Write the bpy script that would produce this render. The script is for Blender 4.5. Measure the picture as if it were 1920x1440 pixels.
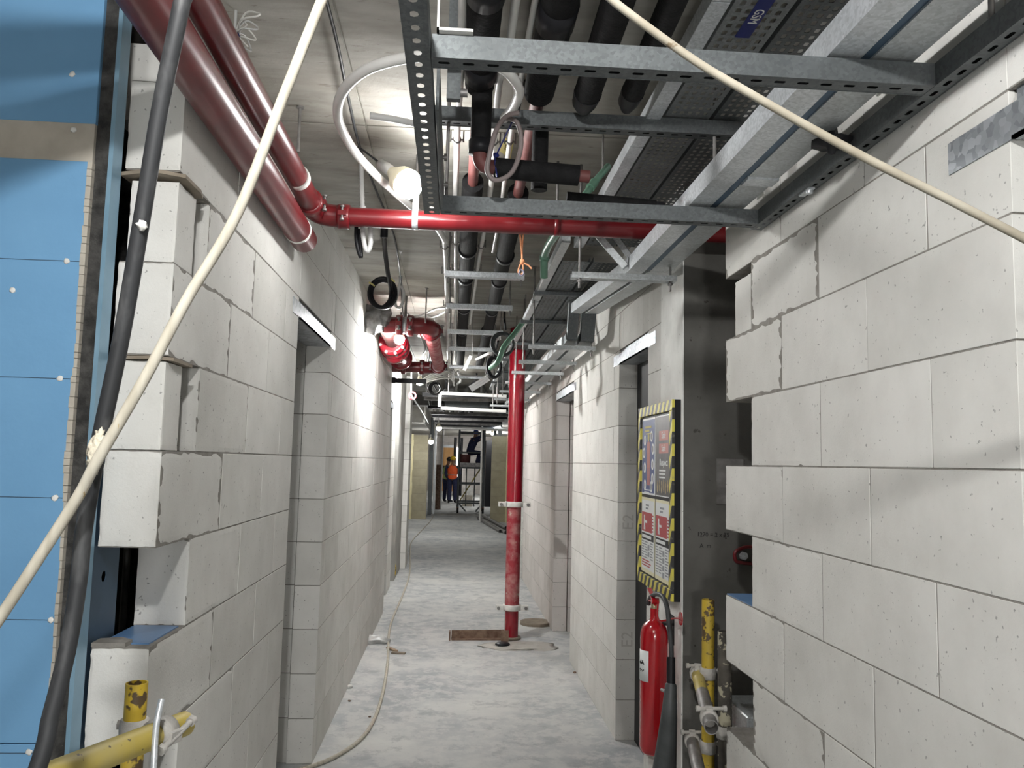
import bpy, bmesh, math, random
from mathutils import Vector, Matrix, noise
random.seed(7)
S = bpy.context.scene
COL = S.collection
for o in list(bpy.data.objects): bpy.data.objects.remove(o)

# ------------------------------------------------------------------ camera, world, exposure
FPX, YAW, PITCH, ROLL, CH = 1522.0, .0684, .0964, .0238, 1.414
_w = Vector((math.sin(YAW)*math.cos(PITCH), math.cos(YAW)*math.cos(PITCH), math.sin(PITCH)))
_r = Vector((math.cos(YAW), -math.sin(YAW), 0)); _u = _r.cross(_w)
CR = math.cos(ROLL)*_r + math.sin(ROLL)*_u
CU = -math.sin(ROLL)*_r + math.cos(ROLL)*_u
cd = bpy.data.cameras.new('camera'); cam = bpy.data.objects.new('camera', cd); COL.objects.link(cam)
M = Matrix((CR, CU, -_w)).transposed().to_4x4(); M.translation = (0, 0, CH)
cam.matrix_world = M
cd.sensor_fit = 'HORIZONTAL'; cd.sensor_width = 36; cd.lens = FPX*36/1920; cd.clip_start = .02; cd.clip_end = 200
S.camera = cam
W = bpy.data.worlds.new('world'); S.world = W; W.use_nodes = True
W.node_tree.nodes['Background'].inputs[0].default_value = (.80, .9, 1, 1)
W.node_tree.nodes['Background'].inputs[1].default_value = .03
S.view_settings.view_transform = 'Standard'; S.view_settings.look = 'None'
S.view_settings.gamma = 1; S.view_settings.use_curve_mapping = False
S.view_settings.exposure = 0.98
S.cycles.diffuse_bounces = 8; S.cycles.max_bounces = 12
BULB = 220.0          # emission strength of the festoon lamps

def at(px, py, **k):
    """point where the sight line of a measured photo point meets a plane of the place"""
    d = _w + (px-960)/FPX*CR - (py-720)/FPX*CU
    (a, v), = k.items(); i = 'XYZ'.index(a); o = Vector((0, 0, CH))
    return o + d*((v-o[i])/d[i])

# ------------------------------------------------------------------ materials
def nodes(name):
    m = bpy.data.materials.new(name); m.use_nodes = True
    nt = m.node_tree; b = nt.nodes['Principled BSDF']
    return m, nt, b
def N(nt, t, **kw):
    n = nt.nodes.new(t)
    for k, v in kw.items():
        if k.startswith('i_'): n.inputs[int(k[2:])].default_value = v
        else: setattr(n, k, v)
    return n
def ramp(nt, fac, stops):
    r = nt.nodes.new('ShaderNodeValToRGB'); e = r.color_ramp.elements
    while len(e) < len(stops): e.new(.5)
    for el, (p, c) in zip(e, stops):
        el.position = p; el.color = (*c, 1) if len(c) == 3 else c
    nt.links.new(fac, r.inputs[0]); return r.outputs[0]
def mix(nt, fac, a, b, blend='MIX'):
    n = nt.nodes.new('ShaderNodeMix'); n.data_type = 'RGBA'; n.blend_type = blend
    for sock, v in ((n.inputs[0], fac), (n.inputs[6], a), (n.inputs[7], b)):
        if hasattr(v, 'links'): nt.links.new(v, sock)
        else: sock.default_value = v if isinstance(v, (int, float)) else ((*v, 1) if len(v) == 3 else v)
    return n.outputs[2]
def vec(nt, rand=False, world=False, scale=None):
    if world: out = N(nt, 'ShaderNodeNewGeometry').outputs['Position']
    else: out = N(nt, 'ShaderNodeTexCoord').outputs['Object']
    if rand:
        oi = N(nt, 'ShaderNodeObjectInfo'); a = N(nt, 'ShaderNodeVectorMath', operation='MULTIPLY_ADD')
        nt.links.new(oi.outputs['Random'], a.inputs[0]); a.inputs[1].default_value = (37, 53, 71); nt.links.new(out, a.inputs[2]); out = a.outputs[0]
    if scale:
        a = N(nt, 'ShaderNodeVectorMath', operation='MULTIPLY'); nt.links.new(out, a.inputs[0]); a.inputs[1].default_value = scale; out = a.outputs[0]
    return out
def noise_fac(nt, v, scale, detail=4, rough=.55):
    n = N(nt, 'ShaderNodeTexNoise'); n.inputs['Scale'].default_value = scale; n.inputs['Detail'].default_value = detail
    n.inputs['Roughness'].default_value = rough; nt.links.new(v, n.inputs['Vector']); return n.outputs['Fac']
def bump(nt, b, h, strength, dist=.01):
    n = N(nt, 'ShaderNodeBump'); n.inputs['Strength'].default_value = strength; n.inputs['Distance'].default_value = dist
    nt.links.new(h, n.inputs['Height']); nt.links.new(n.outputs[0], b.inputs['Normal'])
MATS = {}
def mat(name, c1, c2=None, rough=.6, metal=0, scale=12, lo=.35, hi=.65, bs=0, bscale=60, rand=False, world=False, spots=None, stretch=None, dust=None, coat=0):
    if name in MATS: return MATS[name]
    m, nt, b = nodes(name); v = vec(nt, rand, world, stretch)
    col = None
    if c2: col = ramp(nt, noise_fac(nt, v, scale), [(lo, c1), (hi, c2)])
    if spots:      # (scale, threshold, colour)
        f = ramp(nt, noise_fac(nt, v, spots[0], 3, .6), [(spots[1], (0, 0, 0)), (spots[1]+.03, (1, 1, 1))])
        col = mix(nt, f, col if col else c1, spots[2])
    if dust:       # (colour, amount) settles on faces that look up
        g = N(nt, 'ShaderNodeNewGeometry'); sx = N(nt, 'ShaderNodeSeparateXYZ'); nt.links.new(g.outputs['Normal'], sx.inputs[0])
        f = ramp(nt, sx.outputs[2], [(.55, (0, 0, 0)), (1, (dust[1],)*3)]); col = mix(nt, f, col if col else c1, dust[0])
    if col: nt.links.new(col, b.inputs['Base Color'])
    else: b.inputs['Base Color'].default_value = (*c1, 1)
    b.inputs['Roughness'].default_value = rough; b.inputs['Metallic'].default_value = metal
    if coat: b.inputs['Coat Weight'].default_value = coat
    if bs: bump(nt, b, noise_fac(nt, v, bscale, 5), bs)
    MATS[name] = m; return m

def mat_block(name, base, dark, tint=.10):
    m, nt, b = nodes(name); v = vec(nt, rand=True)
    c = ramp(nt, noise_fac(nt, v, 5, 5, .6), [(.3, dark), (.62, base)])
    oi = N(nt, 'ShaderNodeObjectInfo')
    c = mix(nt, 1.0, c, ramp(nt, oi.outputs['Random'], [(0, (1-tint, 1-tint, 1-tint*1.1)), (1, (1+tint*.15,)*3)]), 'MULTIPLY')
    pits = ramp(nt, noise_fac(nt, v, 90, 2, .5), [(.27, (1, 1, 1)), (.31, (0, 0, 0))])
    c = mix(nt, pits, c, tuple(x*.55 for x in dark))
    nt.links.new(c, b.inputs['Base Color']); b.inputs['Roughness'].default_value = .95
    b.inputs['Specular IOR Level'].default_value = .15
    bump(nt, b, noise_fac(nt, v, 160, 6, .7), .25, .004)
    return m
BLOCK = mat_block('aerated_block', (.70, .69, .66), (.61, .60, .57))
BLOCK_P = mat_block('pinkish_block', (.69, .65, .62), (.62, .58, .55))
BLOCK_Y = mat_block('cream_block', (.44, .40, .29), (.36, .33, .24))
MORTAR = mat('mortar', (.20, .185, .165), (.27, .255, .23), .95, scale=30, bs=.4)
def mat_floor():
    m, nt, b = nodes('concrete_floor'); v = vec(nt, world=True)
    c = ramp(nt, noise_fac(nt, v, 1.6, 8, .62), [(.36, (.36, .375, .385)), (.5, (.46, .47, .47)), (.64, (.60, .60, .575))])
    f = ramp(nt, noise_fac(nt, v, 9, 8, .7), [(.47, (0, 0, 0)), (.56, (.75,)*3)])
    c = mix(nt, f, c, (.57, .57, .55))
    f = ramp(nt, noise_fac(nt, v, 5, 9, .75), [(.40, (.5,)*3), (.47, (0, 0, 0))]); c = mix(nt, f, c, (.30, .31, .32))
    f = ramp(nt, noise_fac(nt, v, 60, 3, .6), [(.24, (.6,)*3), (.30, (0, 0, 0))]); c = mix(nt, f, c, (.2, .2, .2))
    nt.links.new(c, b.inputs['Base Color']); b.inputs['Roughness'].default_value = .8
    b.inputs['Specular IOR Level'].default_value = .25
    bump(nt, b, noise_fac(nt, v, 40, 6, .6), .15, .01); return m
FLOOR = mat_floor()
def mat_ceiling():
    m, nt, b = nodes('cast_slab'); v = vec(nt, world=True)
    vs = N(nt, 'ShaderNodeVectorMath', operation='MULTIPLY'); nt.links.new(v, vs.inputs[0]); vs.inputs[1].default_value = (1, 3.2, 1)
    c = ramp(nt, noise_fac(nt, vs.outputs[0], 3.0, 7, .6), [(.35, (.27, .255, .22)), (.65, (.42, .405, .365))])
    f = ramp(nt, noise_fac(nt, vs.outputs[0], 14, 5, .65), [(.62, (0, 0, 0)), (.70, (.8,)*3)]); c = mix(nt, f, c, (.22, .20, .17))
    f = ramp(nt, noise_fac(nt, v, 1.3, 3), [(.58, (0, 0, 0)), (.75, (.25,)*3)]); c = mix(nt, f, c, (.55, .42, .30))
    nt.links.new(c, b.inputs['Base Color']); b.inputs['Roughness'].default_value = .85
    bump(nt, b, noise_fac(nt, v, 50, 5), .15, .01); return m
CEIL = mat_ceiling()
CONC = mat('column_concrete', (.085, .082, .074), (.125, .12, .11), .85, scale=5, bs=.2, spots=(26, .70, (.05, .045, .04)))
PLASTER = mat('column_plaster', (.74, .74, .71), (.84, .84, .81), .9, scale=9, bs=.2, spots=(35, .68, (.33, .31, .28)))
CONCL = mat('light_concrete', (.30, .29, .27), (.40, .39, .36), .9, scale=4, bs=.2)
def mat_galv(name, a, bb, rough, metal=.7, sc=170):
    m, nt, b = nodes(name); v = vec(nt)
    vo = N(nt, 'ShaderNodeTexVoronoi'); vo.inputs['Scale'].default_value = sc; nt.links.new(v, vo.inputs['Vector'])
    sx = N(nt, 'ShaderNodeSeparateColor'); nt.links.new(vo.outputs['Color'], sx.inputs[0])
    c = ramp(nt, sx.outputs[0], [(0, a), (1, bb)])
    f = ramp(nt, noise_fac(nt, v, 7, 5), [(.4, (0, 0, 0)), (.7, (.5,)*3)]); c = mix(nt, f, c, tuple(x*.7 for x in a))
    nt.links.new(c, b.inputs['Base Color']); b.inputs['Metallic'].default_value = metal; b.inputs['Roughness'].default_value = rough
    return m
GALV = mat_galv('galvanised_steel', (.44, .46, .465), (.60, .63, .64), .45, .5)
GALVD = mat_galv('dull_galvanised_steel', (.115, .125, .129), (.165, .178, .182), .55, .6)
LINT = mat_galv('speckled_galvanised_lintel', (.26, .28, .30), (.52, .55, .58), .4, .6, 70)
GALVM = mat_galv('worn_galvanised_steel', (.20, .212, .215), (.28, .295, .30), .5, .5)
GALVL = mat_galv('bright_galvanised_steel', (.54, .57, .59), (.76, .79, .82), .38, .5)
RED = mat('red_paint', (.105, .004, .007), (.15, .008, .011), .32, scale=8, coat=.12, dust=((.40, .24, .22), .28))
REDS = mat('scuffed_red_paint', (.30, .022, .035), (.44, .20, .19), .6, scale=14, lo=.40, hi=.66, spots=(16, .66, (.45, .33, .28)))
REDW = mat('glossy_red_paint', (.24, .005, .014), (.29, .008, .02), .2, scale=5, coat=.35)
REDB = mat('bare_red_oxide', (.10, .026, .024), (.15, .05, .045), .6, scale=20)
EXTR = mat('extinguisher_red', (.42, .006, .012), (.38, .006, .012), .22, coat=.6)
BLACKF = mat('black_foam', (.005, .005, .0055), (.011, .011, .0115), .8, scale=30, bs=.3, bscale=120)
BLACK = mat('black_plastic', (.012, .012, .014), None, .45)
RUB = mat('dark_rubber', (.03, .032, .034), (.06, .062, .064), .5, scale=20)
PVC = mat('white_conduit', (.74, .73, .70), (.60, .59, .57), .35, scale=6)
PVCG = mat('grey_conduit', (.50, .50, .49), None, .4)
WHITE = mat('white_paint', (.75, .74, .70), (.58, .57, .54), .5, scale=18)
CREAMC = mat('dusty_white_cable', (.55, .515, .43), (.40, .365, .29), .75, scale=5, stretch=(12, 12, 1.2), spots=(9, .70, (.36, .27, .14)))
DARKC = mat('dusty_dark_hose', (.022, .023, .025), (.13, .13, .13), .6, scale=10, lo=.5, hi=.85, stretch=(3, 3, 1))
YEL = mat('chipped_yellow_paint', (.52, .36, .03), (.42, .30, .04), .5, scale=10, spots=(26, .535, (.085, .055, .025)))
YELD = mat('dusty_yellow_paint', (.46, .35, .05), (.42, .35, .14), .55, scale=9, spots=(42, .66, (.10, .08, .05)))
DIRTY = mat('splashed_tube', (.04, .035, .03), (.09, .08, .065), .8, scale=20, spots=(26, .56, (.36, .33, .24)))
STEELG = mat('dull_tube_steel', (.16, .15, .145), (.30, .29, .28), .5, .5, scale=14)
CLAMP = mat('cement_dusted_clamp', (.34, .325, .30), (.48, .46, .43), .85, scale=30, bs=.3)
BLUEB = mat('blue_plasterboard', (.125, .285, .475), (.145, .32, .52), .75, scale=4, bs=.05)
BLUEP = mat('blue_damp_course', (.10, .21, .40), (.14, .26, .46), .35, scale=12)
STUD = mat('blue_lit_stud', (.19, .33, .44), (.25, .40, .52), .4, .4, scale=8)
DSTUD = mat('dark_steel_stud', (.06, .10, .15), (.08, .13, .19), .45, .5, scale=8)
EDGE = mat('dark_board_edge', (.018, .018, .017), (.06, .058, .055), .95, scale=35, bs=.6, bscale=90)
PAPER = mat('torn_board_paper', (.38, .345, .29), (.44, .405, .345), .9, scale=20)
CARD = mat('brown_card', (.20, .165, .125), (.26, .22, .17), .95, scale=20)
GREEN = mat('green_plastic_pipe', (.09, .20, .135), (.13, .25, .18), .4, scale=10)
ORANGE = mat('orange_rope', (.80, .30, .13), (.90, .45, .25), .8, scale=60)
TAPEB = mat('blue_tape', (.006, .012, .12), None, .35)
YTAPE = mat('yellow_paper', (.62, .55, .22), None, .8)
WOOD = mat('raw_timber', (.30, .21, .14), (.42, .31, .21), .85, scale=6, stretch=(8, 1, 8))
PLY = mat('orange_plywood', (.72, .38, .15), (.80, .47, .20), .7, scale=4, stretch=(6, 6, 1))
FOAM = mat('cream_foam', (.86, .79, .50), (.78, .70, .42), .8, scale=8, bs=.5, bscale=25)
SKIN = mat('skin', (.22, .12, .075), None, .6)
NAVY = mat('navy_cloth', (.015, .02, .06), (.03, .035, .09), .85, scale=20)
HIVISO = mat('orange_vest', (.95, .14, .03), (.85, .11, .03), .7, scale=14)
HIVISG = mat('green_vest', (.45, .62, .25), None, .7)
REFL = mat('reflective_band', (.45, .2, .14), None, .4)
HYEL = mat('yellow_helmet', (.75, .50, .03), None, .35)
HBLU = mat('blue_helmet', (.06, .12, .45), None, .35)
HBLK = mat('black_hair', (.01, .01, .01), None, .8)
BAGM = mat('grey_plastic_bag', (.30, .30, .30), (.14, .13, .13), .3, scale=20, coat=.5)
DIRT = mat('cement_dust', (.42, .40, .36), (.52, .50, .46), .95, scale=12, bs=.4)
RUST = mat('rusty_steel', (.13, .075, .05), (.25, .17, .12), .9, scale=20, bs=.4)
COPPER = mat('copper', (.6, .28, .14), None, .4, .7)
INK = mat('black_ink', (.015, .015, .015), None, .8)
LEAD = mat('grey_print', (.30, .31, .33), None, .8)
def emit(name, c, s):
    m, nt, b = nodes(name); b.inputs['Base Color'].default_value = (*c, 1)
    b.inputs['Emission Color'].default_value = (*c, 1); b.inputs['Emission Strength'].default_value = s; return m
LAMP = emit('lamp_glow', (1, .965, .90), BULB)
LAMPC = emit('cool_lamp_glow', (.93, .98, 1), 40)
def mat_hazard():
    m, nt, b = nodes('hazard_stripes'); v = vec(nt, world=True)
    s = N(nt, 'ShaderNodeSeparateXYZ'); nt.links.new(v, s.inputs[0])
    a = N(nt, 'ShaderNodeMath', operation='MULTIPLY_ADD'); nt.links.new(s.outputs[2], a.inputs[0]); a.inputs[1].default_value = .7; nt.links.new(s.outputs[1], a.inputs[2])
    d = N(nt, 'ShaderNodeMath', operation='DIVIDE'); nt.links.new(a.outputs[0], d.inputs[0]); d.inputs[1].default_value = .066
    f = N(nt, 'ShaderNodeMath', operation='FRACT'); nt.links.new(d.outputs[0], f.inputs[0])
    c = ramp(nt, f.outputs[0], [(.5, (.66, .58, .09)), (.501, (.035, .035, .035))])
    c = mix(nt, ramp(nt, noise_fac(nt, v, 50, 3), [(.6, (0, 0, 0)), (.75, (.5,)*3)]), c, (.3, .29, .22))
    nt.links.new(c, b.inputs['Base Color']); b.inputs['Roughness'].default_value = .5; return m
HAZ = mat_hazard()

for m_ in (BLACKF, BLACK, RUB): m_.node_tree.nodes['Principled BSDF'].inputs['Specular IOR Level'].default_value = .2
# ------------------------------------------------------------------ mesh building
ORG = {}
class MB:
    def __init__(s): s.v = []; s.f = []; s.smooth = []
    def add(s, vs, fs, smooth=False):
        n = len(s.v); s.v += [Vector(p) for p in vs]
        for f in fs: s.f.append(tuple(i+n for i in f)); s.smooth.append(smooth)
        return s
    def box(s, x0, x1, y0, y1, z0, z1, M=None, ch=0):
        if x0 > x1: x0, x1 = x1, x0
        if y0 > y1: y0, y1 = y1, y0
        if z0 > z1: z0, z1 = z1, z0
        if ch:
            vs, fs = cham(x1-x0, y1-y0, z1-z0, ch); c = Vector(((x0+x1)/2, (y0+y1)/2, (z0+z1)/2)); vs = [Vector(p)+c for p in vs]
        else:
            vs = [Vector((x, y, z)) for x in (x0, x1) for y in (y0, y1) for z in (z0, z1)]
            fs = [(0, 1, 3, 2), (4, 6, 7, 5), (0, 4, 5, 1), (2, 3, 7, 6), (0, 2, 6, 4), (1, 5, 7, 3)]
        if M: vs = [M @ p for p in vs]
        return s.add(vs, fs)
    def bar(s, a, b, w, h, up=(0, 0, 1)):
        a = Vector(a); b = Vector(b); d = (b-a); L = d.length; d.normalize()
        x = d.cross(Vector(up)); x = x.normalized() if x.length > 1e-4 else Vector((1, 0, 0)); z = x.cross(d)
        M = Matrix((x, d, z)).transposed().to_4x4(); M.translation = a
        return s.box(-w/2, w/2, 0, L, -h/2, h/2, M)
    def tube(s, pts, r, n=12, cap=True, smoothpts=0, inner=0):
        pts = [Vector(p) for p in pts]
        if smoothpts: pts = crom(pts, smoothpts)
        rs = r if isinstance(r, (list, tuple)) else [r]*len(pts)
        if len(rs) != len(pts): rs = [rs[0]]*len(pts)
        vs = []; fs = []; t0 = (pts[1]-pts[0]).normalized()
        nrm = t0.orthogonal().normalized()
        for i, p in enumerate(pts):
            t = (pts[min(i+1, len(pts)-1)]-pts[max(i-1, 0)]).normalized()
            nrm = (nrm - t*nrm.dot(t)); nrm = nrm.normalized() if nrm.length > 1e-6 else t.orthogonal().normalized()
            bn = t.cross(nrm)
            for k in range(n):
                a = 2*math.pi*k/n; vs.append(p + (nrm*math.cos(a)+bn*math.sin(a))*rs[i])
        for i in range(len(pts)-1):
            for k in range(n):
                fs.append((i*n+k, i*n+(k+1) % n, (i+1)*n+(k+1) % n, (i+1)*n+k))
        s.add(vs, fs, True)
        if inner:      # open end: annulus and a dark bore a little way in
            for e, sg in ((0, 1), (len(pts)-1, -1)):
                c = pts[e]; t = (pts[1]-pts[0]).normalized() if e == 0 else (pts[-1]-pts[-2]).normalized()
                ring = vs[e*n:(e+1)*n]; inn = [c+(q-c)*(inner/rs[e]) for q in ring]; dp = [q+t*sg*min(.12, (pts[-1]-pts[0]).length*.4) for q in inn]
                s.add(ring+inn+dp, [(k, (k+1) % n, n+(k+1) % n, n+k) for k in range(n)] + [(n+k, n+(k+1) % n, 2*n+(k+1) % n, 2*n+k) for k in range(n)] + [tuple(range(2*n, 3*n))])
        elif cap:
            s.add(vs[:n], [tuple(range(n-1, -1, -1))]); s.add(vs[-n:], [tuple(range(n))])
        return s
    def lathe(s, prof, c, axis=(0, 0, 1), n=20):
        ax = Vector(axis).normalized(); x = ax.orthogonal().normalized(); y = ax.cross(x); c = Vector(c); vs = []; fs = []
        for r, h in prof:
            for k in range(n):
                a = 2*math.pi*k/n; vs.append(c+ax*h+(x*math.cos(a)+y*math.sin(a))*r)
        for i in range(len(prof)-1):
            for k in range(n): fs.append((i*n+k, i*n+(k+1) % n, (i+1)*n+(k+1) % n, (i+1)*n+k))
        s.add(vs, fs, True)
        if prof[0][0] > 1e-4: s.add(vs[:n], [tuple(range(n-1, -1, -1))])
        if prof[-1][0] > 1e-4: s.add(vs[-n:], [tuple(range(n))])
        return s
    def cyl(s, a, b, r, n=12): return s.tube([a, b], r, n)
    def ball(s, c, rx, ry=None, rz=None, n=14, disp=0, seed=0):
        ry = ry or rx; rz = rz or rx; vs = []; fs = []; h = n//2+1; c = Vector(c)
        for i in range(h+1):
            ph = math.pi*i/h
            for k in range(n):
                a = 2*math.pi*k/n; d = Vector((math.sin(ph)*math.cos(a), math.sin(ph)*math.sin(a), math.cos(ph)))
                m = 1+(disp*noise.noise(d*2.3+Vector((seed, seed*2, 0))) if disp else 0)
                vs.append(c+Vector((d.x*rx, d.y*ry, d.z*rz))*m)
        for i in range(h):
            for k in range(n): fs.append((i*n+k, (i+1)*n+k, (i+1)*n+(k+1) % n, i*n+(k+1) % n))
        return s.add(vs, fs, True)
    def perf(s, o, U, V, nu, nv, du, dv, hu, hv, skip=None):
        """sheet of nu x nv cells with a rounded slot in each"""
        o = Vector(o); U = Vector(U); V = Vector(V)
        out = [(-1, -1), (0, -1), (1, -1), (1, 0), (1, 1), (0, 1), (-1, 1), (-1, 0)]
        inn = [(-.72, -.72), (0, -1), (.72, -.72), (1, 0), (.72, .72), (0, 1), (-.72, .72), (-1, 0)]
        if hu > hv*1.4: inn = [(-.8, -1), (0, -1), (.8, -1), (1, 0), (.8, 1), (0, 1), (-.8, 1), (-1, 0)]
        if hv > hu*1.4: inn = [(-1, -.8), (0, -1), (1, -.8), (1, 0), (1, .8), (0, 1), (-1, .8), (-1, 0)]
        for i in range(nu):
            for j in range(nv):
                c = o+U*((i+.5)*du)+V*((j+.5)*dv)
                O = [c+U*(a*du/2)+V*(b*dv/2) for a, b in out]
                if skip and skip(i, j): s.add([O[0], O[2], O[4], O[6]], [(0, 1, 2, 3)]); continue
                I = [c+U*(a*hu)+V*(b*hv) for a, b in inn]
                s.add(O+I, [(k, (k+1) % 8, 8+(k+1) % 8, 8+k) for k in range(8)])
        return s
    def build(s, name, m, parent=None, weld=False):
        me = bpy.data.meshes.new(name)
        if parent is not None: org = ORG[parent]
        else:
            xs = [p.x for p in s.v]; ys = [p.y for p in s.v]; zs = [p.z for p in s.v]
            org = Vector(((min(xs)+max(xs))/2, (min(ys)+max(ys))/2, min(zs)))
        me.from_pydata([p-org for p in s.v], [], s.f); me.polygons.foreach_set('use_smooth', s.smooth)
        me.materials.append(m)
        bm = bmesh.new(); bm.from_mesh(me)
        if weld: bmesh.ops.remove_doubles(bm, verts=bm.verts, dist=1e-5)
        bmesh.ops.recalc_face_normals(bm, faces=bm.faces); bm.to_mesh(me); bm.free()
        o = bpy.data.objects.new(name, me); COL.objects.link(o); ORG[o] = org
        if parent is not None: o.parent = parent
        else: o.location = org
        return o
def cham(w, d, h, c):
    vs = []; fs = []; idx = {}
    for sx in (-1, 1):
        for sy in (-1, 1):
            for sz in (-1, 1):
                for a in range(3):
                    p = [sx*w/2, sy*d/2, sz*h/2]
                    for b in range(3):
                        if b != a: p[b] -= (sx, sy, sz)[b]*c
                    idx[(sx, sy, sz, a)] = len(vs); vs.append(tuple(p))
    for a in range(3):
        b, d2 = [(1, 2), (2, 0), (0, 1)][a]
        for s0 in (-1, 1):
            q = []
            for (sb, sd) in ((-1, -1), (1, -1), (1, 1), (-1, 1)):
                k = [0, 0, 0]; k[a] = s0; k[b] = sb; k[d2] = sd; q.append(idx[(*k, a)])
            fs.append(tuple(q))
    for a in range(3):
        b, d2 = [(1, 2), (2, 0), (0, 1)][a]
        for sb in (-1, 1):
            for sd in (-1, 1):
                k0 = [0, 0, 0]; k0[a] = -1; k0[b] = sb; k0[d2] = sd; k1 = list(k0); k1[a] = 1
                fs.append((idx[(*k0, b)], idx[(*k1, b)], idx[(*k1, d2)], idx[(*k0, d2)]))
    for sx in (-1, 1):
        for sy in (-1, 1):
            for sz in (-1, 1): fs.append(tuple(idx[(sx, sy, sz, a)] for a in range(3)))
    return vs, fs
def crom(p, k):
    out = []
    for i in range(len(p)-1):
        p0, p1, p2, p3 = p[max(i-1, 0)], p[i], p[i+1], p[min(i+2, len(p)-1)]
        for j in range(k):
            t = j/k
            out.append(.5*((2*p1)+(p2-p0)*t+(2*p0-5*p1+4*p2-p3)*t*t+(3*p1-p0-3*p2+p3)*t**3))
    out.append(p[-1]); return out
def thing(name, label, cat, loc, group=None):
    o = bpy.data.objects.new(name, None); COL.objects.link(o); o.empty_display_size = .05
    o.location = loc; ORG[o] = Vector(loc); o['label'] = label; o['category'] = cat
    if group: o['group'] = group
    return o
def tag(o, label, cat, group=None):
    o['label'] = label; o['category'] = cat
    if group: o['group'] = group
    return o
def struct(o, label=None):
    o['kind'] = 'structure'
    if label: o['label'] = label
    return o
def lab(o, label): o['label'] = label; return o
def solid(o, t=.0016):
    m = o.modifiers.new('sheet', 'SOLIDIFY'); m.thickness = t; m.offset = 0; return o
def text_mb(txt, size, place, depth=.0006):
    cu = bpy.data.curves.new('t', 'FONT'); cu.body = txt; cu.size = size; cu.extrude = depth; cu.align_x = 'CENTER'; cu.align_y = 'CENTER'; cu.resolution_u = 3
    o = bpy.data.objects.new('t', cu); COL.objects.link(o); dg = bpy.context.evaluated_depsgraph_get(); dg.update()
    me = bpy.data.meshes.new_from_object(o.evaluated_get(dg)); mb = MB()
    mb.add([place(v.co) for v in me.vertices], [tuple(p.vertices) for p in me.polygons])
    bpy.data.objects.remove(o); bpy.data.curves.remove(cu); bpy.data.meshes.remove(me); return mb

# ------------------------------------------------------------------ the setting: floor, ceiling, walls
H, L = .203, .456
XL, XR = -.6164, .8706
ZC = 2.53
struct(MB().box(-4, 4, -4, 37, -.15, 0).build('floor', FLOOR))
cl = MB().box(-4, 4, -4, 37, ZC+.004, ZC+.25).build('ceiling', CEIL); struct(cl)
# cast panels of the slab, with narrow seams between them
xs = [-1.55, -.33, .89, 2.11]; ys = [-1.2, .73, 2.66, 3.05, 4.27, 5.49, 6.71, 7.93, 9.15, 10.4, 11.6]
for i in range(len(xs)-1):
    for j in range(len(ys)-1):
        MB().box(xs[i]+.003, xs[i+1]-.003, ys[j]+.003, ys[j+1]-.003, ZC-random.uniform(0, .003), ZC+.01).build('slab_panel', CEIL, cl)

BM = {}
def block_mesh(w, d, h, m):
    k = (round(w, 3), round(d, 3), round(h, 3), m.name)
    if k not in BM:
        me = bpy.data.meshes.new('block'); vs, fs = cham(w, d, h, .0008); me.from_pydata(vs, [], fs); me.materials.append(m)
        bm = bmesh.new(); bm.from_mesh(me); bmesh.ops.recalc_face_normals(bm, faces=bm.faces); bm.to_mesh(me); bm.free(); BM[k] = me
    return BM[k]
def chipped_mesh(w, d, h, m, seed):
    bm = bmesh.new(); bmesh.ops.create_cube(bm, size=1); bmesh.ops.subdivide_edges(bm, edges=bm.edges[:], cuts=15, use_grid_fill=True)
    for v in bm.verts:
        on = [abs(abs(c)-.5) < 1e-4 for c in v.co]; p = Vector((v.co.x*w, v.co.y*d, v.co.z*h))
        q = p*22+Vector((seed*3.1, seed*7.7, seed)); a = max(0, noise.noise(q)*.5+noise.noise(q*2.7)*.5-.02)
        k = sum(on)
        if k >= 2:
            amt = .0007+a*(.0045 if k == 2 else .010)+random.uniform(0, .0006)
            for i in range(3):
                if on[i]: p[i] -= math.copysign(amt*(.75 if k == 2 else .6), p[i])
        v.co = p
    me = bpy.data.meshes.new('block'); bm.to_mesh(me); bm.free(); me.materials.append(m); return me
def block(parent, x0, x1, y0, y1, z0, z1, m=None, j=.0008, name='block', chip=0):
    o = bpy.data.objects.new(name, chipped_mesh(abs(x1-x0), y1-y0, z1-z0, m or BLOCK, chip) if chip else block_mesh(abs(x1-x0), y1-y0, z1-z0, m or BLOCK))
    o.location = Vector(((x0+x1)/2+random.uniform(-j, j), (y0+y1)/2, (z0+z1)/2))-ORG[parent]
    o.parent = parent; COL.objects.link(o); return o
def spans(y0, y1, openings, z0, z1):
    sp = [(y0, y1)]
    for a, b, zt in openings:
        if z0 < zt-.02:
            ns = []
            for s, e in sp:
                if s < a: ns.append((s, min(e, a)))
                if e > b: ns.append((max(s, b), e))
            sp = [q for q in ns if q[1]-q[0] > .01]
    return sp
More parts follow.
